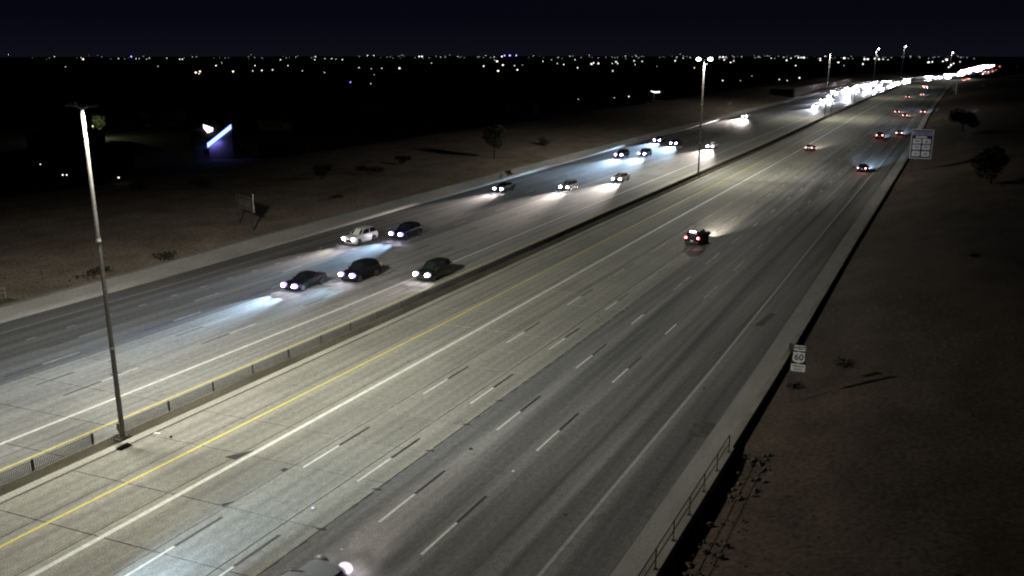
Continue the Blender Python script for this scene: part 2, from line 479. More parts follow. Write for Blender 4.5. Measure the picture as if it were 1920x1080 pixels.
# dashed lines: white dash with a black contrast dash beyond it
dash_me = {}
def dash_mesh(w, l, mat, nm):
    k = (w, l, mat.name)
    if k not in dash_me:
        b = MB(); b.add([(-w/2,0,-.002),(w/2,0,-.002),(w/2,l,-.002),(-w/2,l,-.002),(-w/2,0,.001),(w/2,0,.001),(w/2,l,.001),(-w/2,l,.001)],
                        [(4,5,6,7),(0,1,5,4),(1,2,6,5),(2,3,7,6),(3,0,4,7)])
        dash_me[k] = b.mesh(nm, mat)
    return dash_me[k]
def put_dash(x, y, w, l, mat, nm, parent):
    o = bpy.data.objects.new(nm, dash_mesh(w, l, mat, nm)); link(o, parent)
    o.location = (WX(x, y), y, 0.008)
    o.rotation_euler = (0, 0, -math.atan((WX(x, y + l) - WX(x, y)) / l))
P = 12.19
for x, ph in ((-30.4, 34.1), (-26.75, 34.1), (-23.25, 31.2), (-19.85, 29.7)):
    far = MB(); farb = MB()
    k = -3
    while True:
        y = ph + P * k; k += 1
        if y > 520: break
        if y < 128:
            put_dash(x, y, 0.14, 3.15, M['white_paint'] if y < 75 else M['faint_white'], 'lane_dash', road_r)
            put_dash(x, y + 3.2, 0.17, 2.95, M['black_paint'], 'contrast_dash', road_r)
        else:
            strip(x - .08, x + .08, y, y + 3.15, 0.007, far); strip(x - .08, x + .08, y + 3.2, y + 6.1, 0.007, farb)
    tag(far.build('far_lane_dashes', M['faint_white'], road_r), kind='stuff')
    tag(farb.build('far_contrast_dashes', M['black_paint'], road_r), kind='stuff')
for x, ph in ((-51.65, 38.1), (-55.0, 38.5), (-58.5, 50.7), (-61.75, 44.0)):
    far = MB(); farb = MB(); k = -4
    while True:
        y = ph + P * k; k += 1
        if y > 520: break
        if y < 110:
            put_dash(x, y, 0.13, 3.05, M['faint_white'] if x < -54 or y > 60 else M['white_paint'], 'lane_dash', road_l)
            put_dash(x, y - 3.0, 0.16, 2.95, M['black_paint'], 'contrast_dash', road_l)
        else:
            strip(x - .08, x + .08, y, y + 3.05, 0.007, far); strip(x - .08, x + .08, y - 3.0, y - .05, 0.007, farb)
    tag(far.build('far_lane_dashes', M['faint_white'], road_l), kind='stuff')
    tag(farb.build('far_contrast_dashes', M['black_paint'], road_l), kind='stuff')
for k in range(18):
    put_dash(-64.9, 30.6 + 3.66 * k, 0.16, 0.8, M['dull_white'], 'short_dash', road_l)
# sealed cracks, spalls and scraps on the pavement
def scrap(pts, z, mat, nm, parent):
    b = MB(); n = len(pts)
    b.add([(p[0], p[1], z) for p in pts] + [(p[0], p[1], z - .004) for p in pts], [tuple(range(n))] + [(i, (i + 1) % n, n + (i + 1) % n, n + i) for i in range(n)])
    return b.build(nm, mat, parent)
scrap([(-35.25, 33.1), (-34.4, 33.1), (-34.35, 34.6)], 0.006, M['joint'], 'spalled_patch', road_r)
scrap([(-31.3, 33.25), (-31.0, 33.2), (-30.95, 33.6), (-31.3, 33.6)], 0.006, M['joint'], 'spalled_patch', road_r)
scrap([(-31.4, 29.0), (-31.1, 28.8), (-31.0, 29.6)], 0.006, M['joint'], 'spalled_patch', road_r)
scrap([(-52.3, 39.2), (-51.9, 39.2), (-51.8, 40.2)], 0.006, M['joint'], 'spalled_patch', road_l)
scrap([(-49.3, 60.5), (-49.15, 60.45), (-47.7, 61.3), (-47.75, 61.45)], 0.006, M['joint'], 'sealed_crack', road_l)
scrap([(-12.75, 47.9), (-11.65, 48.0), (-11.65, 50.3), (-12.2, 50.5), (-12.8, 49.6)], 0.006, M['patch'], 'dark_patch', road_r)
scrap([(-14.0, 72.0), (-13.3, 72.1), (-13.0, 76.3), (-13.5, 76.4)], 0.005, M['patch'], 'dark_patch', road_r)
for (x, y) in [(-25.33, 29.4), (-25.33, 33.9), (-25.33, 39.1), (-25.33, 43.3), (-25.33, 47.6)]:
    scrap([(x - .3, y - .1), (x, y - .14), (x + .35, y), (x + .1, y + .16)], 0.006, M['joint'], 'spalled_patch', road_r)
# ragged edge where the old lanes meet the slabs
b = MB(); y = 18.0
while y < 130:
    l = random.uniform(.6, 2.2); w = random.uniform(.03, .13)
    b.add([(WX(-25.36, y), y, .005), (WX(-25.30 + w * .4, y), y + l * .3, .005), (WX(-25.3 + w, y), y + l * .7, .005), (WX(-25.34, y), y + l, .005)], [(0, 1, 2, 3)])
    y += l * random.uniform(.8, 1.2)
b.build('ragged_joint', M['joint'], road_r)
# a few more dark spalls and tar blots scattered on the slabs
for q in range(26):
    x = random.uniform(-60, -13); y = random.uniform(28, 110); s = random.uniform(.04, .11)
    if -43.5 < x < -41: continue
    scrap([(x + s * random.uniform(.6, 1.3) * math.cos(t), y + s * 1.5 * random.uniform(.6, 1.3) * math.sin(t)) for t in (0, 1.2, 2.5, 3.7, 5)], 0.0055, M['joint'], 'tar_spot', road_r if x > -42 else road_l)

def thing_on_road(name, mb, mats, label, cat, loc, rz=0, group=None):
    o = mb.build(name, mats); o.location = loc; o.rotation_euler = (0, 0, rz); tag(o, label, cat, group); return o
for (x, y, lb) in [(-27.0, 30.8, 'small white raised marker on the pale slabs near the bottom edge'),
                   (-23.35, 28.4, 'small white raised marker just above the car at the bottom edge'),
                   (-19.9, 39.0, 'small white raised marker on the dark lanes right of the picture middle')]:
    b = MB(); b.add([(-.06,-.06,0),(.06,-.06,0),(.06,.06,0),(-.06,.06,0),(-.045,-.025,.03),(.045,-.025,.03),(.045,.025,.03),(-.045,.025,.03)],
                    [(4,5,6,7),(0,1,5,4),(1,2,6,5),(2,3,7,6),(3,0,4,7)])
    thing_on_road('pavement_marker', b, M['marker'], lb, 'road marker', (x, y, 0.002))
b = MB(); b.ball((0, 0, .05), .13, .09, .06, 7, 4)
thing_on_road('tyre_scrap', b, M['tyre'], 'black scrap of rubber lying on the dark lane right of the slab edge', 'debris', (-23.3, 40.3, 0.0))
b = MB(); b.ball((0, 0, .05), .09, .12, .06, 7, 4)
thing_on_road('tyre_scrap', b, M['tyre'], 'black scrap lying on the pale shoulder just right of the near lamp pole', 'debris', (-40.0, 33.6, 0.0), .5)
b = MB(); b.box(-.2, .2, -.07, .07, 0, .05)
thing_on_road('paper_scrap', b, M['marker'], 'white scrap lying on the barrier foot just right of the near lamp pole', 'debris', (-41.15, 33.6, 0.0), .2)

# ------------------------------------------------------------------ median barrier with mesh screen
bar = empty('median_barrier')
tag(bar, 'long concrete median barrier topped with a dark mesh glare screen', 'barrier')
profile_run([(-41.42, 0.0), (-41.44, 0.05), (-41.88, 0.13), (-42.24, 0.13), (-42.66, 0.05), (-42.68, 0.0)], -100, 1400, closed=True).build('footing', M['footing'], bar)
profile_run([(-41.885, 0.12), (-41.97, 0.63), (-42.15, 0.63), (-42.235, 0.12)], -100, 1400, closed=True).build('concrete_wall', M['barrier_wall'], bar)
scr = None; post_me = MB().box(-.045, .045, -.045, .045, 0, .66).mesh('screen_post', M['dark_steel'])
bm_ = MB()                                  # expanded metal: upright fins crossed by thin wires
for q in range(36):
    y_ = .08 + q * .10
    bm_.box(-.020, .020, y_ - .006, y_ + .006, .02, .60)
for q in range(5):
    bm_.box(-.006, .006, .05, 3.62, .10 + .11 * q, .112 + .11 * q)
scr_me = bm_.mesh('mesh_screen', M['screen'])
bf_ = MB()
for q in range(18):
    y_ = .10 + q * .20
    bf_.box(-.04, .04, y_ - .010, y_ + .010, .02, .60)
scr_far = bf_.mesh('mesh_screen', M['screen'])
b = MB(); b.tube((0, 0.03, .61), (0, 3.64, .61), .014, n=5, cap=False); b.tube((0, 0.03, .02), (0, 3.64, .02), .018, n=5, cap=False)
rail_me = b.mesh('screen_rail', M['dark_steel'])
def screen_piece(me, y, dy=3.67):
    o = bpy.data.objects.new(me.name, me); link(o, bar)
    o.location = (WX(-42.06, y), y, 0.63)
    o.rotation_euler = (0, 0, -math.atan((WX(-42.06, y + dy) - WX(-42.06, y)) / dy))
    return o
PW = [31.75 + 3.67 * i for i in range(70)] + [26.3 - 3.67 * i for i in range(4)]
for y in PW:
    screen_piece(post_me, y); screen_piece(scr_me if y < 130 else scr_far, y); screen_piece(rail_me, y)
screen_piece(post_me, 29.97)
screen_piece(post_me, 18.0 - 3.67)
yy = 31.75 + 3.67 * 70
far = MB(); faru = MB()
while yy < 700:
    faru.box(WX(-42.06, yy) - .045, WX(-42.06, yy) + .045, yy - .045, yy + .045, .63, 1.4)
    for q in range(9):
        y_ = yy + .2 + q * .40; x_ = WX(-42.06, y_)
        far.box(x_ - .09, x_ + .09, y_ - .02, y_ + .02, .65, 1.23)
    yy += 3.67
tag(far.build('far_mesh_screens', M['screen'], bar), kind='stuff')
tag(faru.build('far_screen_posts', M['dark_steel'], bar), kind='stuff')

# ------------------------------------------------------------------ low walls at both edges
wl = empty('left_retaining_wall')
tag(wl, 'low pale concrete wall between the far carriageway and the dirt bank', 'wall')
b = MB()
ys = [-120] + [y for y in ROWS if -100 < y < 1200]
for yA, yB, hA, hB in [(ys[i], ys[i + 1], interp([(40, 1.2), (75, 1.55), (150, 1.6), (400, 1.3)], ys[i]), interp([(40, 1.2), (75, 1.55), (150, 1.6), (400, 1.3)], ys[i + 1])) for i in range(len(ys) - 1)]:
    xA, xB = WX(-71.05, yA), WX(-71.05, yB)
    b.add([(xA, yA, 0), (xA - .12, yA, hA), (xA - .75, yA, hA + .02), (xA - .8, yA, 0), (xB, yB, 0), (xB - .12, yB, hB), (xB - .75, yB, hB + .02), (xB - .8, yB, 0)],
          [(0, 4, 5, 1), (1, 5, 6, 2), (2, 6, 7, 3)])
b.build('concrete_face', M['gutter'], wl)
# culvert head wall with pipe rail, at the left frame edge
cv = empty('culvert_headwall', (-72.3, 41.0, 1.2))
tag(cv, 'small yellowish concrete culvert top with a pipe rail at the left picture edge', 'culvert')
MB().box(-1.1, .35, -7, 5.0, -.4, .14).build('concrete_cap', M['noise_wall'], cv)
for k in range(6):
    MB().tube((-.95, 4.7 - 2.3 * k, .14), (-.95, 4.7 - 2.3 * k, 1.15), .03, n=8).build('post', M['steel'], cv)
for z in (.68, 1.15):
    MB().tube((-.95, -7, z), (-.95, 4.7, z), .028, n=8).build('rail', M['steel'], cv)

wr = empty('right_edge_barrier')
tag(wr, 'low concrete barrier along the right shoulder with a dark strip behind it', 'barrier')
profile_run([(-10.35, 0.0), (-10.24, 0.30), (-9.80, 0.32), (-9.74, 0.0)], 46.6, 900, closed=True).build('concrete_wall', M['barrier'], wr)
hw = empty('headwall')
tag(hw, 'thick concrete headwall under the pipe railing at the bottom right', 'wall')
profile_run([(-10.35, 0.0), (-10.28, 0.42), (-9.64, 0.42), (-9.62, -1.3), (-10.3, -1.3)], -60, 46.55, closed=True).build('concrete_wall', M['barrier'], hw)
rl = empty('pipe_railing', (-9.80, 0, 0.42))
tag(rl, 'dark two bar pipe railing on the headwall at the bottom right', 'railing')
yy = 45.9; k = 0
while yy > 5:
    b = MB(); b.tube((0, yy, 0), (0, yy, 1.02), .03, n=8); b.box(-.09, .09, yy - .09, yy + .09, 0, .02)
    b.build('post', M['dark_steel'], rl); yy -= 2.62
for z in (.52, 1.02):
    MB().tube((0, 5.0, z), (0, 45.9, z), .028, n=8).build('rail', M['dark_steel'], rl)
# stones dumped behind the headwall
random.seed(11)
rk = []
for v in range(5):
    b = MB(); b.ball((0, 0, 0), 1, 1, .7, 7, 5)
    b.v = [tuple(c * random.uniform(.75, 1.2) for c in p) for p in b.v]
    rk.append(b.mesh('stone', M['rock']))
for q in range(150):
    y = random.uniform(29, 46.5); x = -9.5 + 2.3 * random.random() ** 1.3
    s = .05 + .13 * random.random() ** 2
    o = bpy.data.objects.new('riprap_stone', random.choice(rk)); link(o)
    o.location = (x, y, right_h(x, y) + s * .3); o.scale = (s, s * 1.2, s); o.rotation_euler = (random.random(), random.random(), random.random() * 6)
    tag(o, 'rough stone in the dumped rock strip behind the railed headwall', 'stone', 'dumped stones behind the headwall')

# ------------------------------------------------------------------ noise wall far left
nw = empty('noise_wall')
tag(nw, 'tall pale block noise wall beyond the far carriageway edge', 'wall')
pts = [(-78.6, 470), (-79.6, 500), (-80.5, 545), (-80.6, 600), (-80.2, 650), (-79.6, 716)]
for (xa, ya), (xb, yb) in zip(pts, pts[1:]):
    xa -= 1.5; xb -= 1.5
    b = MB(); h0 = 5.6
    b.add([(xa, ya, 0), (xb, yb - .15, 0), (xb, yb - .15, h0), (xa, ya, h0), (xa - .5, ya, 0), (xb - .5, yb - .15, 0), (xb - .5, yb - .15, h0), (xa - .5, ya, h0)],
          [(0, 1, 2, 3), (3, 2, 6, 7), (5, 4, 7, 6), (0, 3, 7, 4), (1, 5, 6, 2)])
    b.build('wall_panel', M['noise_wall'], nw)
b = MB(); b.box(-92, -80.6, 469.5, 470.1, 0, 5.2); b.build('end_panel', M['noise_wall'], nw)

# ------------------------------------------------------------------ lamp poles
def luminaire_light(loc, parent, power, tint, aim=0.0):
    """street-lamp photometry: wide throw along the road, sharp cut-off near the horizon"""
    ld = bpy.data.lights.new('lamp_light', 'POINT'); ld.energy = power; ld.color = tint; ld.shadow_soft_size = 0.30
    ld.use_nodes = True; nt = ld.node_tree; N = nt.nodes.new; Lk = nt.links.new
    em = [n for n in nt.nodes if n.type == 'EMISSION'][0]
    t = N('ShaderNodeTexCoord'); s = N('ShaderNodeSeparateXYZ'); Lk(t.outputs['Normal'], s.inputs[0])
    def mt(op, a, b=None, clamp=False):
        n = N('ShaderNodeMath'); n.operation = op; n.use_clamp = clamp
        for i, q in enumerate((a, b)):
            if q is None: continue
            if isinstance(q, (int, float)): n.inputs[i].default_value = q
            else: Lk(q, n.inputs[i])
        return n.outputs[0]
    down = mt('MULTIPLY', s.outputs['Z'], -1.0)
    cut = mt('MULTIPLY', mt('SUBTRACT', down, 0.13), 9.0, True)
    gain = mt('POWER', mt('MAXIMUM', down, 0.10), -0.8)
    t_ = mt('DIVIDE', mt('ABSOLUTE', s.outputs['X']), mt('MAXIMUM', down, 0.05))
    lat = mt('DIVIDE', 1.0, mt('ADD', 1.0, mt('POWER', mt('DIVIDE', t_, 1.6), 2.35)))
    fwd = mt('ADD', 1.0, mt('MULTIPLY', s.outputs['Y'], 0.65))      # heads tilted along the road
    Lk(mt('MULTIPLY', mt('MULTIPLY', mt('MULTIPLY', cut, gain), lat), fwd), em.inputs['Strength'])
    o = bpy.data.objects.new('lamp_light', ld); link(o, parent); o.location = loc
    return o
def lamp_pole(x, y, top, label, twin=True, bowl=True, lean=0.0, side=1, sp=1.0, r0=.19, base=.63, power=LAMP_POWER, tint=(1.0, 0.985, 0.875)):
    t = empty('lamp_pole', (x, y, base)); t.rotation_euler = (0, lean, 0)
    tag(t, label, 'street lamp', 'tall lamp poles along the median')
    h = top - base; n = 14
    secs = [(0, r0), (h * .29, r0 * .86), (h * .62, r0 * .70), (h, r0 * .48)]
    for (a, ra), (c, rb) in zip(secs, secs[1:]):
        MB().tube((0, 0, a), (0, 0, c), ra, rb, n=n, cap=False).build('pole_section', M['pole'], t, True)
    for a, r in secs[1:3]:
        MB().tube((0, 0, a - .09), (0, 0, a + .09), r + .02, n=n, cap=False).build('joint_band', M['band'], t, True)
    b = MB(); b.box(-.25, .25, -.42, .42, -.10, -.0); b.box(-.24, .24, -.28, .28, .0, .05)
    b.build('base_plate', M['dark_steel'], t)
    for sx in (-1, 1):
        for sy in (-1, 1):
            MB().tube((sx * .22, sy * .22, .05), (sx * .22, sy * .22, .18), .03, n=6).build('anchor_bolt', M['dark_steel'], t)
    MB().box(-.10, .10, -.26, -.17, .5, .95).build('hand_hole_cover', M['pole'], t)
    for s in ((-1, 1) if twin else (side,)):
        MB().tube((0, 0, h - .12), (s * sp * .75, 0, h + .02), .05, .04, n=8).build('arm', M['steel'], t)
        hd = MB()
        zc = h + .03
        hd.add([(s * sp * .62, -.17, zc), (s * sp * .62, .17, zc), (s * sp * 1.45, .20, zc), (s * sp * 1.45, -.20, zc), (s * sp * .68, -.10, zc + .17), (s * sp * .68, .10, zc + .17), (s * sp * 1.36, .13, zc + .10), (s * sp * 1.36, -.13, zc + .10),
                (s * sp * .62, -.17, zc - .05), (s * sp * .62, .17, zc - .05), (s * sp * 1.45, .20, zc - .05), (s * sp * 1.45, -.20, zc - .05)],
               [(4, 5, 6, 7), (0, 1, 5, 4), (1, 2, 6, 5), (2, 3, 7, 6), (3, 0, 4, 7), (0, 1, 9, 8), (1, 2, 10, 9), (2, 3, 11, 10), (3, 0, 8, 11)])
        hob = hd.build('lamp_head', M['steel'], t)
        b = MB()
        if bowl: b.ball((s * sp * 1.05, 0, zc - .05), .42, .26, .26, 12, 8)
        else: b.box(min(s * sp * .72, s * sp * 1.36), max(s * sp * .72, s * sp * 1.36), -.13, .13, zc - .03, zc - .02)
        b.build('lens', M['lamp_bowl'], hob)
        luminaire_light((s * sp * 1.05, 0, zc - (.62 if bowl else .36)), t, power, tint)
    return t
lamp_pole(-41.35, 31.4, 19.4, 'nearest lamp pole, tall with brightly lit upper shaft and dark twin heads', bowl=False, lean=R(-.1), r0=.15, sp=.72)
lamp_pole(-42.7, 158, 21.3, 'second lamp pole with two blazing white heads, middle of the median', r0=.17)
lamp_pole(-44.7, 327, 22.7, 'third lamp pole without a visible flare, pale top above the skyline', bowl=False, r0=.16)
lamp_pole(-46.0, 500, 25.0, 'fourth lamp pole, left one of the pair shining against the sky far away', twin=False, bowl=True, side=1, r0=.2)
lamp_pole(-46.5, 705, 28.0, 'fifth lamp pole, right one of the pair shining against the sky far away', twin=False, bowl=True, side=1, r0=.25)
lamp_pole(-20.0, 900, 24.0, 'smallest lamp pole far away above the distant lights right of the pair', twin=False, bowl=True, side=1, r0=.22)
lamp_pole(-41.7, -97.0, 20.0, 'lamp pole behind the viewpoint that lights the near lanes', bowl=False, power=LAMP_POWER * .28)
# low sign bridge posts beside the median, thin uprights far off
for (x, y, z1, lb) in [(-43.2, 331, 9.5, 'thin dark upright beside the third lamp pole'), (-45.6, 420, 9.0, 'thin dark upright on the median beyond the third lamp pole')]:
    b = MB(); b.tube((0, 0, 0), (0, 0, z1), .13, n=8); b.box(-.2, .2, -.2, .2, 0, .06)
    o = b.build('sign_post', M['dark_steel']); o.location = (x, y, 0.81 if x < -44 else 0.81); tag(o, lb, 'post')

# ------------------------------------------------------------------ signs
def text_mesh(body, size, mat, name='lettering', depth=0.004, align='CENTER', sx=1.0, bold=0.0):
    cu = bpy.data.curves.new(name, 'FONT'); cu.body = body; cu.size = size; cu.align_x = align; cu.align_y = 'CENTER'
    cu.extrude = depth; cu.offset = bold; cu.resolution_u = 3
    o = bpy.data.objects.new(name, cu); col.objects.link(o)
    dg = bpy.context.evaluated_depsgraph_get()
    me = bpy.data.meshes.new_from_object(o.evaluated_get(dg)); me.name = name
    me.materials.clear(); me.materials.append(mat)
    col.objects.unlink(o); bpy.data.objects.remove(o)
    for v in me.vertices: v.co = (v.co.x * sx, -v.co.z, v.co.y)    # stand it up facing -Y
    return me
def add_text(parent, body, size, mat, loc, sx=1.0, bold=0.0):
    o = bpy.data.objects.new('lettering', text_mesh(body, size, mat, sx=sx, bold=bold)); link(o, parent); o.location = loc; return o
def board(x0, x1, z0, z1, y0=-.02, y1=.0, r=.05):
    """board with clipped corners"""
    b = MB(); ps = [(x0 + r, z0), (x1 - r, z0), (x1, z0 + r), (x1, z1 - r), (x1 - r, z1), (x0 + r, z1), (x0, z1 - r), (x0, z0 + r)]
    n = len(ps)
    b.add([(p[0], y0, p[1]) for p in ps] + [(p[0], y1, p[1]) for p in ps], [tuple(range(n)), tuple(range(2 * n - 1, n - 1, -1))] + [(i, n + i, n + (i + 1) % n, (i + 1) % n) for i in range(n)])
    return b

# route sign
rs = empty('route_sign', (-7.75, 55.0, right_h(-7.75) - .05), R(6)); rs.scale = (.80, .80, .80)
tag(rs, 'white WEST 60 route shield sign on two posts beside the right barrier', 'road sign')
for sx in (-.30, .30):
    MB().box(sx - .03, sx + .03, -.03, .03, 0, 4.6).build('post', M['dark_steel'], rs)
MB().box(-.3, .3, -.02, .02, 1.15, 1.2).build('brace', M['dark_steel'], rs)
wp = board(-.44, .44, 4.50, 4.94, -.07, -.04).build('direction_plate', M['sign_white'], rs)
add_text(wp, 'WEST', .36, M['sign_black'], (0, -.075, 4.72), .95, .008)
sb = board(-.56, .52, 3.42, 4.47, -.07, -.04).build('shield_back', M['sign_black'], rs)
# shield outline
sp = [(-.47, 4.33), (-.36, 4.40), (-.22, 4.36), (-.10, 4.40), (0, 4.43), (.10, 4.40), (.22, 4.36), (.36, 4.40), (.47, 4.33), (.42, 4.14), (.47, 3.92), (.46, 3.70), (.34, 3.57), (.15, 3.53), (0, 3.46), (-.15, 3.53), (-.34, 3.57), (-.46, 3.70), (-.47, 3.92), (-.42, 4.14)]
b = MB(); n = len(sp); b.add([(p[0] - .02, -.078, p[1]) for p in sp] + [(p[0] - .02, -.071, p[1]) for p in sp], [tuple(range(n))[::-1]] + [(i, (i + 1) % n, n + (i + 1) % n, n + i) for i in range(n)])
sh = b.build('shield', M['sign_white'], rs)
add_text(sh, '60', .72, M['sign_black'], (-.02, -.084, 3.95), 1.0, .012)
lp = board(-.56, .52, 2.78, 3.38, -.07, -.04).build('name_plate', M['sign_white'], rs)
add_text(lp, 'SUPERSTITION', .17, M['sign_black'], (-.02, -.075, 3.20), .78, .002)
add_text(lp, 'FREEWAY', .17, M['sign_black'], (-.02, -.075, 2.94), .9, .002)
# back corner of another small sign standing behind it
bs = empty('small_sign', (-8.35, 56.0, right_h(-8.5)), R(-35)); bs.scale = (.8, .8, .8)
tag(bs, 'small black sign seen from behind at the upper left of the WEST 60 sign', 'road sign')
board(-.35, .35, 4.05, 4.75, -.03, .0).build('panel', M['sign_black'], bs)
MB().box(-.03, .03, .0, .05, 0, 4.3).build('post', M['dark_steel'], bs)

# blue service sign
bl = empty('service_sign', (-7.2, 182, right_h(-7.2) - .1), R(3)); bl.scale = (.82, .82, .82)
tag(bl, 'large blue services sign with white logo plates beyond the right barrier', 'road sign')
for sx in (-1.5, 1.5):
    MB().box(sx - .1, sx + .1, .05, .25, 0, 9.9).build('post', M['dark_steel'], bl)
board(-2.30, 2.30, 3.35, 9.95, -.05, .03, .15).build('border', M['sign_grey'], bl)
pn = board(-2.12, 2.12, 3.52, 9.78, -.07, -.05, .1).build('panel', M['sign_blue'], bl)
board(-2.10, 2.10, 8.55, 9.55, -.082, -.07, .1).build('header_band', M['sign_violet'], pn)
board(-1.35, 1.0, 8.00, 8.42, -.082, -.07, .15).build('arrow_plate', M['sign_grey'], pn)
for (x0, x1, z0, z1) in [(-1.85, -.12, 6.70, 7.85), (.12, 1.85, 6.70, 7.85), (-1.85, -.15, 5.35, 6.50), (.15, 1.85, 5.35, 6.50), (-1.85, -.15, 3.85, 5.05), (.15, 1.85, 3.85, 5.05)]:
    lg = board(x0, x1, z0, z1, -.085, -.07, .08).build('logo_plate', M['sign_grey'], pn)
    cx_, cz_ = (x0 + x1) / 2, (z0 + z1) / 2
    w = random.uniform(.3, .55)
    board(cx_ - w, cx_ + w, cz_ - .18, cz_ + .18, -.09, -.086, .1).build('logo_print', M['sign_violet'], lg)

# sign seen from behind on the left bank
lsz = left_h(-78)
ls = empty('bank_sign', (-77.0, 79.1, lsz - .35), R(-24))
tag(ls, 'wide road sign on two legs seen from behind on the dirt bank', 'road sign')
for sx in (-2.1, 2.1):
    MB().box(sx - .07, sx + .07, -.07, .07, 0, 4.0).build('post', M['dark_steel'], ls)
board(-2.9, 2.6, 2.3, 4.0, .08, .12, .1).build('panel', M['pole'], ls)
MB().box(2.50, 2.60, .05, .13, 2.3, 4.5).build('lit_edge_strip', M['sign_white'], ls)  # white strip added to stand in for the panel's lit edge
for z in (2.6, 3.7):
    MB().box(-2.8, 2.5, .0, .07, z - .05, z + .05).build('brace', M['dark_steel'], ls)
# far sign post on the right
fs_ = empty('roadside_post', (-7.6, 540, 0.2))
tag(fs_, 'pale thin sign post far along the right edge near the distant glow', 'post')
MB().box(-.18, .18, -.1, .1, 0, 7.2).build('post', M['sign_grey'], fs_)
MB().box(-1.6, -.3, -.05, .05, 3.0, 6.8).build('panel', M['pole'], fs_)

# ------------------------------------------------------------------ vehicles
def loft(secs, name, mats, cap=True):
    """secs: list of (y, [(x,z) ... half ring from bottom centre to top centre])"""
    b = MB(); n = len(secs[0][1]); vs = []; m = 2 * n - 2
    for y, ring in secs:
        full = list(ring) + [(-x, z) for (x, z) in ring[-2:0:-1]]
        vs += [(x, y, z) for x, z in full]
    fs = []
    for i in range(len(secs) - 1):
        for j in range(m):
            fs.append((i * m + j, i * m + (j + 1) % m, (i + 1) * m + (j + 1) % m, (i + 1) * m + j))
    if cap:
        fs.append(tuple(range(m))[::-1]); fs.append(tuple(range((len(secs) - 1) * m, len(secs) * m)))
    b.add(vs, fs)
    me = b.mesh(name, mats)
    return shade_auto(me, 40)

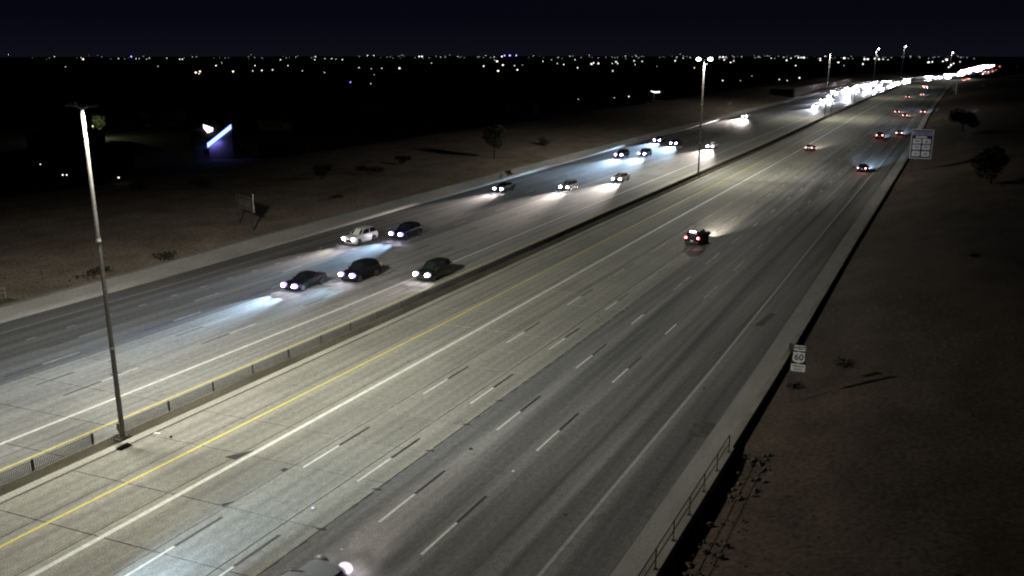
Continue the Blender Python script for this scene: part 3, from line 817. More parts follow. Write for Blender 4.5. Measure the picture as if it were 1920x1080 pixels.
KINDS = {
 'sedan': dict(L=4.75, W=.91, hood=.93, belt=.98, deck=1.03, roof=1.44, y=(-.95, -.20, .95, 1.75), wx=.79, wr=.60, R=.33, wy=(-1.42, 1.38)),
 'suv':   dict(L=4.75, W=.95, hood=1.08, belt=1.14, deck=1.14, roof=1.74, y=(-1.0, -.35, 1.75, 2.22), wx=.85, wr=.70, R=.37, wy=(-1.45, 1.42)),
 'hatch': dict(L=4.35, W=.89, hood=.96, belt=1.02, deck=1.05, roof=1.52, y=(-1.0, -.25, 1.35, 2.02), wx=.80, wr=.62, R=.32, wy=(-1.33, 1.30)),
 'pickup':dict(L=5.6, W=.98, hood=1.15, belt=1.20, deck=1.12, roof=1.86, y=(-1.05, -.45, .85, 1.10), wx=.88, wr=.72, R=.40, wy=(-1.75, 1.75)),
}
def car_parts(kind):
    k = KINDS[kind]; L, W, hd, bt, dk, rf, wx, wr, Rw = k['L'], k['W'], k['hood'], k['belt'], k['deck'], k['roof'], k['wx'], k['wr'], k['R']
    y1, y2, y3, y4 = k['y']; out = []
    def ring(w, zb, zt, tuck=.06):
        return [(0, zb), (w * .86, zb), (w * .97, zb + .10), (w, zb + (zt - zb) * .55), (w - .02, zt - .10), (w - tuck - .04, zt), (w * .5, zt + .035), (0, zt + .045)]
    gb = .20
    st = [(-L/2, .70, .34, hd - .30), (-L/2 + .07, .82, .25, hd - .22), (-L/2 + .25, .93, .22, hd - .10)]
    secs = []
    for y, f, zb, zt in st: secs.append((y, ring(W * f, zb, zt, .10)))
    def add(y, zt, w=1.0, zb=gb): secs.append((y, ring(W * w, zb, zt)))
    for wi, wy in enumerate(k['wy']):
        zt = hd if wi == 0 else dk
        for a in (-1.25, -1.0, -.7, 0, .7, 1.0, 1.25):
            y = wy + a * Rw
            arch = gb if abs(a) > 1.2 else (Rw + math.sqrt(max(0, 1.15 ** 2 - a * a)) * Rw * .98 if abs(a) < 1.1 else gb)
            if abs(a) == 1.0: arch = Rw * 1.35
            zz = hd - .06 * max(0, (y1 - y - .1)) / 1.2 if wi == 0 else dk
            if kind in ('suv', 'hatch') and wi == 1: zz = bt
            add(y, zz, 1.0, min(arch, zz - .16))
        if wi == 0:
            add(y1 + .05, bt if y1 + .05 > wy + 1.3 * Rw else hd); 
            add(.1, bt)
    secs.sort(key=lambda s: s[0])
    add(L/2 - .22, dk, .97); add(L/2 - .05, dk - .06, .92, .30); add(L/2, dk - .18, .84, .40)
    secs.sort(key=lambda s: s[0])
    out.append(('body', loft(secs, 'body', None if False else [M['paint_black']]), 'paint', None))
    # cabin shell
    zb = bt - .02
    c = MB()
    ya, yb = y1, y4
    wA, wB = wx * .93, wx * .90
    top = rf - .05
    V = [(-wA, ya, zb), (wA, ya, zb), (-wr, y2, top), (wr, y2, top), (-wr, (y2 + y3) / 2, rf), (wr, (y2 + y3) / 2, rf), (-wr * .97, y3, top), (wr * .97, y3, top), (-wB, yb, zb), (wB, yb, zb),
         (-wx, (y2 + y3) / 2, zb), (wx, (y2 + y3) / 2, zb), (0, y2 - .06, top + .05), (0, (y2 + y3) / 2, rf + .04), (0, y3 + .04, top + .045), (0, ya - .12, zb), (0, yb + .08, zb)]
    F = [(0, 15, 12, 2), (15, 1, 3, 12), (2, 12, 13, 4), (12, 3, 5, 13), (4, 13, 14, 6), (13, 5, 7, 14), (6, 14, 16, 8), (14, 7, 9, 16), (0, 2, 4, 10), (10, 4, 6, 8), (1, 11, 5, 3), (11, 9, 7, 5)]
    c.add(V, F); me = c.mesh('cabin', [M['paint_black']]); shade_auto(me, 25)
    out.append(('cabin', me, 'paint', None))
    def pane(name, a, b_, c_, d, off):
        """quad pane inset from the four corners and lifted off the shell"""
        a, b_, c_, d = map(Vector, (a, b_, c_, d)); ce = (a + b_ + c_ + d) / 4
        q = [ce + (p - ce) * .90 for p in (a, b_, c_, d)]
        nrm = (b_ - a).cross(d - a).normalized()
        if nrm.dot(Vector(off)) < 0: nrm = -nrm
        q = [p + nrm * .035 for p in q]
        m_ = MB(); m_.add(q + [p - nrm * .03 for p in q], [(0, 1, 2, 3), (0, 1, 5, 4), (1, 2, 6, 5), (2, 3, 7, 6), (3, 0, 4, 7)])
        mm = m_.mesh(name, [M['glass']]); shade_auto(mm, 20); out.append((name, mm, None, None))
    pane('windscreen', V[0], V[1], V[3], V[2], (0, -1, .3))
    pane('rear_window', V[8], V[9], V[7], V[6], (0, 1, .3))
    for s in (0, 1):
        o = 1 if s else -1
        i0, i2, i4, i6, i8, i10 = (1, 3, 5, 7, 9, 11) if s else (0, 2, 4, 6, 8, 10)
        pane('side_window', V[i0], V[i10], V[i4], V[i2], (o, 0, 0))
        pane('side_window', V[i10], V[i8], V[i6], V[i4], (o, 0, 0))
    if kind == 'pickup':
        b = MB(); b.box(-W * .78, W * .78, y4 + .12, L/2 - .12, dk + .046, dk + .052)
        out.append(('cargo_bed', b.mesh('cargo_bed', [M['trim']]), None, None))
    for s in (-1, 1):
        b = MB(); b.ball((s * (wx + .10), y1 + .28, bt + .08), .10, .07, .07, 8, 5)
        me = b.mesh('wing_mirror', [M['paint_black']], True); out.append(('wing_mirror', me, 'paint', None))
        for wy in k['wy']:
            b = MB(); b.tube((s * (W - .20), wy, Rw), (s * (W + .005), wy, Rw), Rw, n=18)
            m2 = MB(); m2.tube((s * (W - .05), wy, Rw), (s * (W + .018), wy, Rw), Rw * .62, n=10)
            out.append(('wheel', b.mesh('wheel', [M['tyre']]), None, [('rim', m2.mesh('rim', [M['rim']]))]))
    b = MB(); b.box(-W * .45, W * .45, -L/2 - .012, -L/2 + .03, .42, hd - .36); out.append(('grille', b.mesh('grille', [M['trim']]), None, None))
    b = MB(); b.box(-W * .80, W * .80, L/2 - .05, L/2 + .03, .36, .58); out.append(('rear_bumper', b.mesh('rear_bumper', [M['trim']]), None, None))
    b = MB(); b.box(-.17, .17, L/2 + .031, L/2 + .04, .62, .76); out.append(('number_plate', b.mesh('number_plate', [M['plate']]), None, None))
    for s in (-1, 1):
        zc = hd - .24; ls_ = MB(); ls_.ball((s * W * .72, -L/2 + .06, zc), .36, .26, .25, 12, 8)  # lens ball oversized to draw glare around the lamp
        bu = MB(); bu.ball((s * W * .72, -L/2 - .03, zc), .25, .20, .17, 12, 8)
        out.append(('headlight', ls_.mesh('headlight', [M['glare_lens_led']], True), 'lens', [('bulb', bu.mesh('bulb', [M['bulb_led']], True))]))
        zt = (dk - .20 if kind != 'suv' else 1.02)
        tl = MB(); tl.ball((s * W * .78, L/2 - .05, zt), .19, .10, .13 if kind != 'suv' else .20, 10, 6)
        tb = MB(); tb.ball((s * W * .76, L/2 + .0, zt), .12, .09, .075, 8, 5)
        out.append(('tail_light', tl.mesh('tail_light', [M['tail']], True), 'tail', [('bulb', tb.mesh('bulb', [M['tail_core']], True))]))
    return out
PROTO = {k: car_parts(k) for k in KINDS}
def set_mat(o, mat):
    o.material_slots[0].link = 'OBJECT'; o.material_slots[0].material = mat
def spot(parent, loc, yaw, pitch, size, power, tint, sx=1.0, soft=.06, blend=.9, low_beam=False):
    ld = bpy.data.lights.new('beam', 'SPOT'); ld.energy = power; ld.color = tint; ld.spot_size = R(size); ld.spot_blend = blend; ld.shadow_soft_size = soft
    if low_beam:        # strongest just under the cut-off, fading towards the bumper
        ld.use_nodes = True; nt = ld.node_tree; N = nt.nodes.new; Lk = nt.links.new
        em = [n for n in nt.nodes if n.type == 'EMISSION'][0]
        g = N('ShaderNodeNewGeometry'); q = N('ShaderNodeSeparateXYZ'); Lk(g.outputs['Incoming'], q.inputs[0])
        def mt(op, a, b=None, clamp=False):
            n = N('ShaderNodeMath'); n.operation = op; n.use_clamp = clamp
            for i, v in enumerate((a, b)):
                if v is None: continue
                if isinstance(v, (int, float)): n.inputs[i].default_value = v
                else: Lk(v, n.inputs[i])
            return n.outputs[0]
        down = mt('MULTIPLY', q.outputs['Z'], -1.0)
        cut = mt('MULTIPLY', mt('SUBTRACT', down, 0.008), 60.0, True)
        Lk(mt('MULTIPLY', cut, mt('POWER', mt('MAXIMUM', down, 0.02), -1.05)), em.inputs['Strength'])
    o = bpy.data.objects.new('beam', ld); link(o, parent); o.location = loc
    o.rotation_euler = (R(90 - pitch), 0, yaw); o.scale = (sx, 1, 1)
    return o
LED = (0.50, 0.72, 1.0); WARM = (1.0, 0.88, 0.80)
def car(kind, x, y, paint, label, heading='toward', led=True, lights=True, power=1.0, group=None, cat='car', glow=0.0, tail='dim', yaw=0.0, reach=True, side_lamp=False):
    """x, y: the end facing the camera; heading toward = drives to the camera"""
    k = KINDS[kind]; L = k['L']
    cy = y + L / 2
    t = empty(kind if kind not in ('suv', 'hatch') else {'suv': 'sport_utility_vehicle', 'hatch': 'hatchback'}[kind], (x, cy, 0.008), (0 if heading == 'toward' else math.pi) + yaw)
    tag(t, label, cat, group)
    for name, me, slot, subs in PROTO[kind]:
        if name == 'number_plate' and heading == 'toward': continue
        if name == 'tail_light' and heading == 'toward' and tail == 'none': continue
        o = bpy.data.objects.new(name, me); link(o, t)
        if slot == 'paint': set_mat(o, paint)
        if slot == 'lens': set_mat(o, M['glare_lens_led'] if led else M['glare_lens_warm'])
        if slot == 'tail' and heading == 'toward': set_mat(o, M['tail_dim'] if tail == 'lit' else M['tail_off'])
        if slot == 'lens' and heading == 'away' and not (side_lamp and me.vertices[0].co.x < 0):
            set_mat(o, M['lamp_cover']); continue
        for sn, sm in subs or ():
            if slot == 'tail' and heading == 'toward': continue
            so = bpy.data.objects.new(sn, sm); link(so, o)
            if slot == 'lens': set_mat(so, M['bulb_led'] if led else M['bulb_warm'])
    tint = LED if led else WARM
    if power > 0:
        for s in (-1, 1):
            if reach: spot(t, (s * k['W'] * .70, -L/2 - .24, k['hood'] - .26), math.pi, 8, 34, BEAM_POWER * power, tint, 1.15, .06, 1.0, True)
            else: spot(t, (s * k['W'] * .70, -L/2 - .24, k['hood'] - .26), math.pi, 9, 22, BEAM_POWER * power * 3, tint, 1.7, .06, 1.0)
    if glow > 0:
        for s in (-1, 1):
            spot(t, (s * k['W'] * .72, L/2 + .14, .85), 0, 26, 110, 26 * glow, (1.0, .10, .08), 1.0, .1)
    return t
car('sedan', -55.9, 62.4, M['paint_black'], 'black sedan with violet headlight glare leading the near group of three', led=True, power=0.95, tail='lit')
car('suv', -53.2, 67.8, M['paint_black'], 'black crossover in the middle of the near group of three', led=True, power=.35, tail='lit')
car('suv', -46.7, 71.4, M['paint_green'], 'dark vehicle in the carpool lane beside the median barrier', led=False, power=.10)
car('suv', -63.9, 82.2, M['paint_white'], 'white wagon with dark windows, left of the farther pair', led=False, power=.5)
car('suv', -60.6, 87.2, M['paint_blue'], 'dark pickup like vehicle close behind the white wagon', led=True, power=1.1)
car('sedan', -67.6, 127.0, M['paint_grey'], 'dark grey sedan nearest the left wall past the lone bank tree', led=False, power=.6)
car('hatch', -58.6, 133.5, M['paint_silver'], 'silver hatchback lit bluish along its side by following headlights', led=False, power=.8)
car('sedan', -54.4, 147.0, M['paint_tan'], 'tan sedan with warm headlights and red glow behind it', led=False, power=1.1, glow=.9)
car('suv', -67.4, 183.0, M['paint_black'], 'dark car with violet headlight glare, left of a pair below the second lamp', led=True, power=1.2)
car('suv', -63.6, 187.3, M['paint_grey'], 'dark car with violet headlight glare, right of a pair below the second lamp', led=True, power=1.6)
car('sedan', -71.0, 221.0, M['paint_blue'], 'dark car hugging the left wall, left of the second farther pair', led=True, power=1.2)
car('sedan', -64.8, 215.0, M['paint_black'], 'dark car with blue glare, right of the second farther pair', led=True, power=1.8)
car('hatch', -54.6, 211.5, M['paint_white'], 'car with blazing pinkish headlights just right of the second lamp pole', led=False, power=1.3)
car('sedan', -71.8, 324.0, M['paint_white'], 'lone far car with two headlights close to the left wall', led=False, power=2.2)

ps = car('suv', -27.5, 100.5, M['paint_black'], 'black tall vehicle driving away alone in the middle lanes of the near carriageway', 'away', led=False, power=.9, glow=0)
b = MB(); b.ball((0, 2.08, 1.72), .42, .10, .10, 10, 6)
b.build('brake_light', M['high_brake'], ps)
car('sedan', -17.2, 182.0, M['paint_black'], 'dark car lighting the shoulder ahead with bluish beams, left of the blue sign', 'away', led=True, power=1.5, glow=1.6)
car('sedan', -32.7, 217.5, M['paint_grey'], 'dark car with red lights on the white carpool line', 'away', led=False, power=.7, glow=.5)
car('suv', -20.8, 258.5, M['paint_black'], 'dark car with red tail lights, left of the pair above the blue sign', 'away', led=True, power=.9, glow=1.0)
car('sedan', -16.8, 271.5, M['paint_silver'], 'car with pale red tail lights, right of the pair above the blue sign', 'away', led=True, power=.8, glow=.8)
car('sedan', -20.5, 352.5, M['paint_red'], 'small far car with pinkish tail lights, middle one of the three abreast', 'away', led=False, power=.8, glow=.6)
car('sedan', -24.7, 374.0, M['paint_black'], 'small far car with red tail lights, left one of the three abreast', 'away', led=True, power=.8, glow=.6)
car('hatch', -15.9, 379.0, M['paint_grey'], 'small far car with red tail lights, right one of the three abreast', 'away', led=True, power=1.0, glow=.6)
car('sedan', -29.6, 513.0, M['paint_black'], 'tiny far car with two red lights, left of the farthest pair', 'away', led=False, power=.8, glow=.5)
car('sedan', -24.2, 544.0, M['paint_white'], 'tiny far car with whitish lights, right of the farthest pair', 'away', led=True, power=.8, glow=.5)
# the car whose roof and lamp just enter at the bottom edge
c0 = car('sedan', -22.2, 21.7, M['paint_silver'], 'silver car roof and one bright lamp cut off by the bottom edge', 'away', led=False, power=.05, glow=0, side_lamp=True)
car('suv', -28.9, 12.6, M['paint_white'], 'vehicle just below the bottom edge whose bluish beams wash the pale slabs', 'away', led=True, power=.75, glow=0)

# distant traffic: one small mesh each
def far_car_mesh(front):
    b = MB()
    L, W = 4.6, .9
    ys = [(-2.3, .55), (-2.2, .85), (-1.0, .95), (-.4, 1.42), (1.0, 1.42), (1.9, 1.0), (2.25, .95), (2.3, .6)]
    vs = []
    for y, z in ys:
        w = W if z < 1.1 else W * .78
        vs += [(-W, y, .25), (-W, y, min(z, .9)), (-w, y, z), (w, y, z), (W, y, min(z, .9)), (W, y, .25)]
    fs = []
    for i in range(len(ys) - 1):
        for j in range(5): fs.append((i * 6 + j, i * 6 + j + 1, (i + 1) * 6 + j + 1, (i + 1) * 6 + j))
    fs += [(5, 4, 3, 2, 1, 0), (42, 43, 44, 45, 46, 47)]
    b.add(vs, fs, 0)
    for s in (-1, 1):
        for wy in (-1.4, 1.4): b.tube((s * .72, wy, .32), (s * .92, wy, .32), .32, n=8, mi=1)
        b.ball((s * .66, -2.28, .68), .30, .15, .20, 8, 5, 2)  # headlamp ball enlarged and overbright to draw its glare
        b.ball((s * .68, 2.28, .80), .17, .08, .10, 8, 5, 3)
    return b.mesh('far_car', [M['paint_grey'], M['tyre'], M['far_lens'], M['far_tail']])
fcm = far_car_mesh(True)
def far_car(x, y, heading, group, label, power=1.0):
    o = bpy.data.objects.new('far_car', fcm); link(o)
    sl = math.atan((WX(-58, y + 5) - WX(-58, y - 5)) / 10)
    o.location = (x, y, .005); o.rotation_euler = (0, 0, (0 if heading == 'toward' else math.pi) - sl)
    tag(o, label, 'car', group)
    if power > 0:
        spot(o, (0, -2.6, .75), math.pi, 7, 26, BEAM_POWER * power, (.80, .86, 1.0), 1.5, .2, 1.0, True)
random.seed(21)
g1 = 'oncoming cars packed in the bright queue left of the far median'
lb1 = 'tiny oncoming car lost in the long white glare of headlights'
for (x, y) in [(-58.9, 402), (-63.9, 458), (-61.5, 468), (-55.5, 482), (-66.9, 500), (-59.8, 520)]:
    far_car(x, y, 'toward', 'oncoming cars at the near end of the bright far queue', 'oncoming car at the near end of the long white queue of headlights', 2.0)
lanes = [-46.5, -49.9, -53.3, -56.8, -60.2, -63.4, -66.6]
y = 560
while y < 840:
    ln = random.sample(lanes, random.choice((2, 3, 3)))
    for l in ln:
        yy = y + random.uniform(-5, 5)
        far_car(WX(l, yy), yy, 'toward', g1, lb1, .7)
    y += random.choice((9, 12, 34))
g2 = 'oncoming cars packed in the bright curve beyond the end of the straight'
lb2 = 'tiny oncoming car in the far curve, a smear of white light'
y = 890
while y < 2300:
    for l in random.sample(lanes, 3 if y < 1400 else 4):
        yy = y + random.uniform(-10, 10)
        far_car(WX(l, yy), yy, 'toward', g2, lb2, 1.0 if y < 1300 else 0)
    y *= random.choice((1.015, 1.02, 1.10))
g3 = 'tiny cars driving away in the far right distance'
for (x, y) in [(-28.7, 678), (-30.4, 700), (-7.0, 882), (-4.4, 923), (9, 1180), (11.1, 1310), (15, 1250), (25, 1683), (28.4, 1505), (43, 2010), (22, 1400)]:
    far_car(x, y, 'away', g3, 'tiny far car driving away, seen only as a red dot of tail lights', .6 if y < 1000 else 0)

# ------------------------------------------------------------------ trees, shrubs
def leaf_cloud(n, rx, ry, rz, size, seed, hollow=.25, lobes=6):
    rnd = random.Random(seed); b = MB()
    cs = []
    for i in range(lobes):
        t = rnd.uniform(0, 6.28); r = rnd.uniform(.2, .62)
        cs.append((rx * r * math.cos(t), ry * r * math.sin(t), rnd.uniform(-.45, .55) * rz, rnd.uniform(.34, .58)))
    vs, fs = [], []
    for i in range(n):
        c = rnd.choice(cs)
        d = Vector((rnd.gauss(0, 1), rnd.gauss(0, 1), rnd.gauss(0, 1))).normalized() * (rnd.uniform(hollow, 1) ** .6)
        p = Vector((c[0] + d.x * rx * c[3], c[1] + d.y * ry * c[3], c[2] + d.z * rz * c[3]))
        s = size * rnd.uniform(.5, 1.4)
        u = Vector((rnd.gauss(0, 1), rnd.gauss(0, 1), rnd.gauss(0, 1))).normalized(); w = u.orthogonal().normalized()
        k = len(vs); vs += [p - u * s, p + w * s * .5, p + u * s, p - w * s * .5]; fs.append((k, k + 1, k + 2, k + 3))
    b.add(vs, fs); return b
def tree(x, y, z, h, spread, label, seed, leaves=900, cat='tree', mat='foliage', name='tree', group=None, crown_mat=None, crown_z=.68):
    t = empty(name, (x, y, z)); tag(t, label, cat, group)
    rnd = random.Random(seed); b = MB(); th = h * .38
    b.tube((0, 0, -.2), (.1, 0, th), h * .028, h * .02, n=8)
    for i in range(6):
        a = 6.28 * i / 6 + rnd.uniform(-.4, .4); e_ = (math.cos(a) * spread * .32, math.sin(a) * spread * .32, th + h * rnd.uniform(.15, .38))
        b.tube((.1, 0, th * rnd.uniform(.8, 1)), e_, h * .014, h * .005, n=5)
        b.tube(e_, (e_[0] * 1.6, e_[1] * 1.6, e_[2] + h * .12), h * .006, h * .002, n=4)
    b.build('trunk', M['bark'], t)
    cr = leaf_cloud(leaves, spread * .60, spread * .60, h * .46, .16 + h * .012, seed, lobes=8)
    c = cr.build('crown', crown_mat or M[mat], t); c.location = (0, 0, h * crown_z)
    return t
def shrub(x, y, z, h, w, label, seed, n=420):
    t = empty('shrub', (x, y, z)); tag(t, label, 'shrub', 'shrubs on the dirt banks')
    b = MB(); rnd = random.Random(seed)
    for i in range(9):
        a = rnd.uniform(0, 6.28); b.tube((0, 0, -.1), (math.cos(a) * w * .35, math.sin(a) * w * .35, h * rnd.uniform(.4, .8)), .03, .01, n=4)
    b.build('stem', M['bark'], t)
    c = leaf_cloud(n, w * .62, w * .62, h * .5, .10, seed, lobes=5).build('foliage', M['shrub'], t); c.location = (0, 0, h * .5)
    return t
tree(-82.6, 153.5, left_h(-80), 6.2, 4.6, 'small dark tree on the left bank, its shadow lying to the left', 1, 1800)
tree(-1.0, 262, right_h(-1), 6.6, 7.0, 'rounded dark tree on the right slope behind the blue sign', 2, 3600, crown_z=.58)
tree(4.2, 152, right_h(5), 5.6, 6.0, 'dark bushy tree on the right slope at the picture edge', 3, 3200, crown_z=.55)
for i, (x, y, h, w, lb) in enumerate([
    (-101.9, 84.6, 1.7, 3.0, 'round dark shrub high on the left bank, right of the near lamp pole'),
    (-98.1, 93.0, 1.2, 4.4, 'low spreading dark shrub on the left bank above the bank sign'),
    (-90.5, 110.5, 1.9, 3.6, 'dark shrub on the left bank, leftmost of three in a row'),
    (-88.4, 120.2, 1.4, 4.6, 'wide dark shrub on the left bank, middle of three in a row'),
    (-90.4, 132.4, 1.2, 3.6, 'low dark shrub on the left bank, rightmost of three in a row'),
    (-74.2, 54.9, .8, 4.2, 'sparse low shrub by the wall behind the near lamp pole'),
    (-74.0, 63.4, .7, 3.4, 'sparse low shrub by the wall, left of the bank sign'),
    (-84.0, 180.5, 1.3, 3.0, 'small dark shrub on the left bank right of the lone tree'),
    (-72.5, 140.0, 1.0, 1.6, 'small weed sprouting over the left wall beyond the grey sedan'),
    (-80.0, 100.0, .6, 2.2, 'flat weed on the left bank past the bank sign'),
    (-5.4, 62.0, .5, 2.0, 'low weed on the right slope above the route sign'),
    (-8.3, 57.8, .45, 1.4, 'low weed just behind the route sign'),
    (2.0, 96.0, .5, 1.2, 'dark weed in the middle of the right slope')]):
    zz = (left_h(x) if x < -40 else right_h(x, y))
    shrub(x, y, zz - .05, h * (1.35 if h > 1 else 1), w, lb, 40 + i, 1100 if h > 1 else 380 if x < -40 else 200)
# scattered pebbles and tufts on both banks
random.seed(5)
b = MB()
for i in range(5200):
    if random.random() < .5:
        x = random.uniform(-111, -72.6); y = random.uniform(45, 260); z = left_h(x); wx_ = WX(-71, y) + 71
    else:
        x = random.uniform(-9.2, 14); y = random.uniform(32, 200); z = right_h(x, y); wx_ = WX(-10.5, y) + 10.5
    s = random.uniform(.03, .10)
    X = x + wx_
    b.add([(X - s, y - s * .6, z - .02), (X + s, y - s * .5, z - .02), (X + s * .2, y + s, z - .02), (X, y, z + s * .9)], [(0, 1, 3), (1, 2, 3), (2, 0, 3)])
tag(b.build('pebbles', M['rock']), kind='stuff')

# ------------------------------------------------------------------ dark neighbourhood beyond the bank
def house(x, y, w, d, h, rz, label, lit=()):
    t = empty('house', (x, y, -.6), rz); tag(t, label, 'house', 'dark houses beyond the bank')
    MB().box(-w/2, w/2, -d/2, d/2, 0, h).build('wall', M['stucco'], t)
    e_ = .6; b = MB()
    b.add([(-w/2 - e_, -d/2 - e_, h + .003), (w/2 + e_, -d/2 - e_, h + .003), (w/2 + e_, d/2 + e_, h + .003), (-w/2 - e_, d/2 + e_, h + .003), (-w/2 + d/2, 0, h + d * .22), (w/2 - d/2, 0, h + d * .22)],
          [(0, 1, 5, 4), (2, 3, 4, 5), (1, 2, 5), (3, 0, 4), (3, 2, 1, 0)])
    b.build('roof', M['roof'], t)
    for i in range(3):
        xx = -w/2 + w * (.2 + .3 * i)
        b = MB(); b.box(xx - .6, xx + .6, -d/2 - .05, -d/2 - .005, 1.0, 2.1)
        wn = b.build('window', M['city_dim'] if i in lit else M['glass'], t)
        b = MB(); b.box(xx - .68, xx + .68, -d/2 - .04, -d/2 - .002, .92, .999); b.build('sill', M['stucco'], wn)
    return t
random.seed(9)
# house with coloured eave lights
bh = house(-151, 151.0, 13, 9, 3.0, R(38), 'house with a glowing blue slanted eave light beyond the left bank', ())
bh['group'] = 'houses with eave lights'
del bh['group']
gb_ = MB(); gb_.add([(-3.2, -5.6, 0), (2.0, -5.6, 0), (2.0, -5.6, 6.9), (-3.2, -5.6, 3.1), (-3.2, -4.55, 0), (2.0, -4.55, 0), (2.0, -4.55, 6.9), (-3.2, -4.55, 3.1)],
    [(0, 1, 2, 3), (5, 4, 7, 6), (1, 5, 6, 2), (4, 0, 3, 7), (3, 2, 6, 7)])
gb_.build('gable', M['stucco'], bh)
gb_ = MB(); gb_.add([(-3.4, -6.0, 2.6), (2.0, -6.0, 6.7), (2.0, -6.0, 7.7), (-3.4, -6.0, 3.6), (-3.4, -5.65, 2.6), (2.0, -5.65, 6.7), (2.0, -5.65, 7.7), (-3.4, -5.65, 3.6)],
    [(0, 1, 2, 3), (5, 4, 7, 6), (1, 5, 6, 2), (4, 0, 3, 7), (3, 2, 6, 7), (0, 4, 5, 1)])
gb_.build('eave_light', M['led_strip'], bh)
sl_ = bpy.data.lights.new('eave_glow', 'AREA'); sl_.shape = 'RECTANGLE'; sl_.size = 3; sl_.size_y = .2; sl_.energy = 120; sl_.color = (.22, .20, 1.0)
so_ = bpy.data.objects.new('eave_glow', sl_); link(so_, bh); so_.location = (-1.9, -6.3, 3.6); so_.rotation_euler = (R(38), R(-20), 0)
h2 = house(-166.5, 163.0, 9, 8, 4.6, R(30), 'house with a white glowing gable light behind the blue lit house', ())
b = MB(); b.add([(-2.2, -4.66, 4.4), (-.4, -4.66, 3.9), (-1.6, -4.66, 3.0), (-2.2, -4.75, 3.6)], [(0, 1, 2, 3)])
gb_ = MB(); gb_.add([(-1.4, -4.8, 6.3), (.9, -4.8, 5.4), (.7, -4.8, 4.6), (-.5, -4.8, 4.2), (-1.4, -4.8, 5.4), (-1.4, -4.6, 6.3), (.9, -4.6, 5.4), (.7, -4.6, 4.6), (-.5, -4.6, 4.2), (-1.4, -4.6, 5.4)],
    [(4, 3, 2, 1, 0), (5, 6, 7, 8, 9)] + [(i, (i + 1) % 5, 5 + (i + 1) % 5, 5 + i) for i in range(5)])
gb_.build('gable_light', M['led_white'], h2)
del h2['group']
for i, (x, y) in enumerate([(-158, 128), (-170, 170), (-205, 150), (-190, 215), (-240, 210), (-170, 255), (-215, 300), (-160, 320), (-280, 290), (-250, 380), (-190, 400), (-150, 440), (-320, 400), (-380, 330), (-280, 480), (-210, 520), (-160, 580), (-420, 480), (-360, 560), (-300, 640)]):
    house(x, y, random.uniform(11, 17), random.uniform(8, 11), random.uniform(2.8, 5), random.choice((R(0), R(90), R(15))) + random.uniform(-.1, .1),
          'unlit single storey house barely visible in the black neighbourhood', ())
treeL = [(-131, 100), (-135, 160), (-145, 190), (-150, 230), (-178, 195), (-221.5, 173), (-140, 280), (-185, 340), (-145, 370), (-260, 340), (-330, 320), (-220, 440), (-150, 500), (-300, 560), (-420, 400), (-500, 620), (-380, 700), (-250, 700), (-150, 760), (-120, 860), (-600, 520), (-700, 800), (-450, 950), (-300, 980), (-180, 1050)]
proto_t = None
for i, (x, y) in enumerate(treeL):
    lit = (i == 5)
    tr_ = tree(x, y, -.6, 5.4 if lit else random.uniform(7, 12), 4.6 if lit else random.uniform(6, 10), 'dark tree barely visible in the black neighbourhood' if not lit else 'tree crown lit yellow green by a yard lamp right of the near pole top', 100 + i, 420, group=None if lit else 'dark trees beyond the bank')
yl = bpy.data.lights.new('yard_lamp', 'POINT'); yl.energy = 1500; yl.color = (.85, 1.0, .55); yl.shadow_soft_size = .2
yo = empty('yard_lamp', (-218.6, 168.6, -.6)); tag(yo, 'hidden yard lamp on a short post under the lit tree crown', 'lamp')
MB().tube((0, 0, 0), (0, 0, 3.2), .07, n=6).build('post', M['dark_steel'], yo)
MB().ball((0, 0, 3.3), .16, .16, .14).build('lamp_glass', M['city_warm'], yo)
o_ = bpy.data.objects.new('yard_light', yl); link(o_, yo); o_.location = (0, -.3, 3.5)
# shelter roof that emits in place of light falling on it: bright crescent in the dark left of the median pole
sh_ = empty('glowing_canopy', (-142.8, 438, -.6)); tag(sh_, 'small white canopy with its own glow in the dark left of the second pole', 'canopy')
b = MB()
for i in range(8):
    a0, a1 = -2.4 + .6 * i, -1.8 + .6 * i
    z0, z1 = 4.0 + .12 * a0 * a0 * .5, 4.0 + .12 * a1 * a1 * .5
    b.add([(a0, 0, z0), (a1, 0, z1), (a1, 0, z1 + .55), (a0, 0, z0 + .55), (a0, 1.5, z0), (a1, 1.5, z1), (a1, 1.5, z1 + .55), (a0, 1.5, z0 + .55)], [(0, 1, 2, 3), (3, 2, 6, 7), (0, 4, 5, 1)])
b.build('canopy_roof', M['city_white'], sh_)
for s in (-2, 2): MB().tube((s, .7, 0), (s, .7, 4.1), .08, n=6).build('post', M['dark_steel'], sh_)

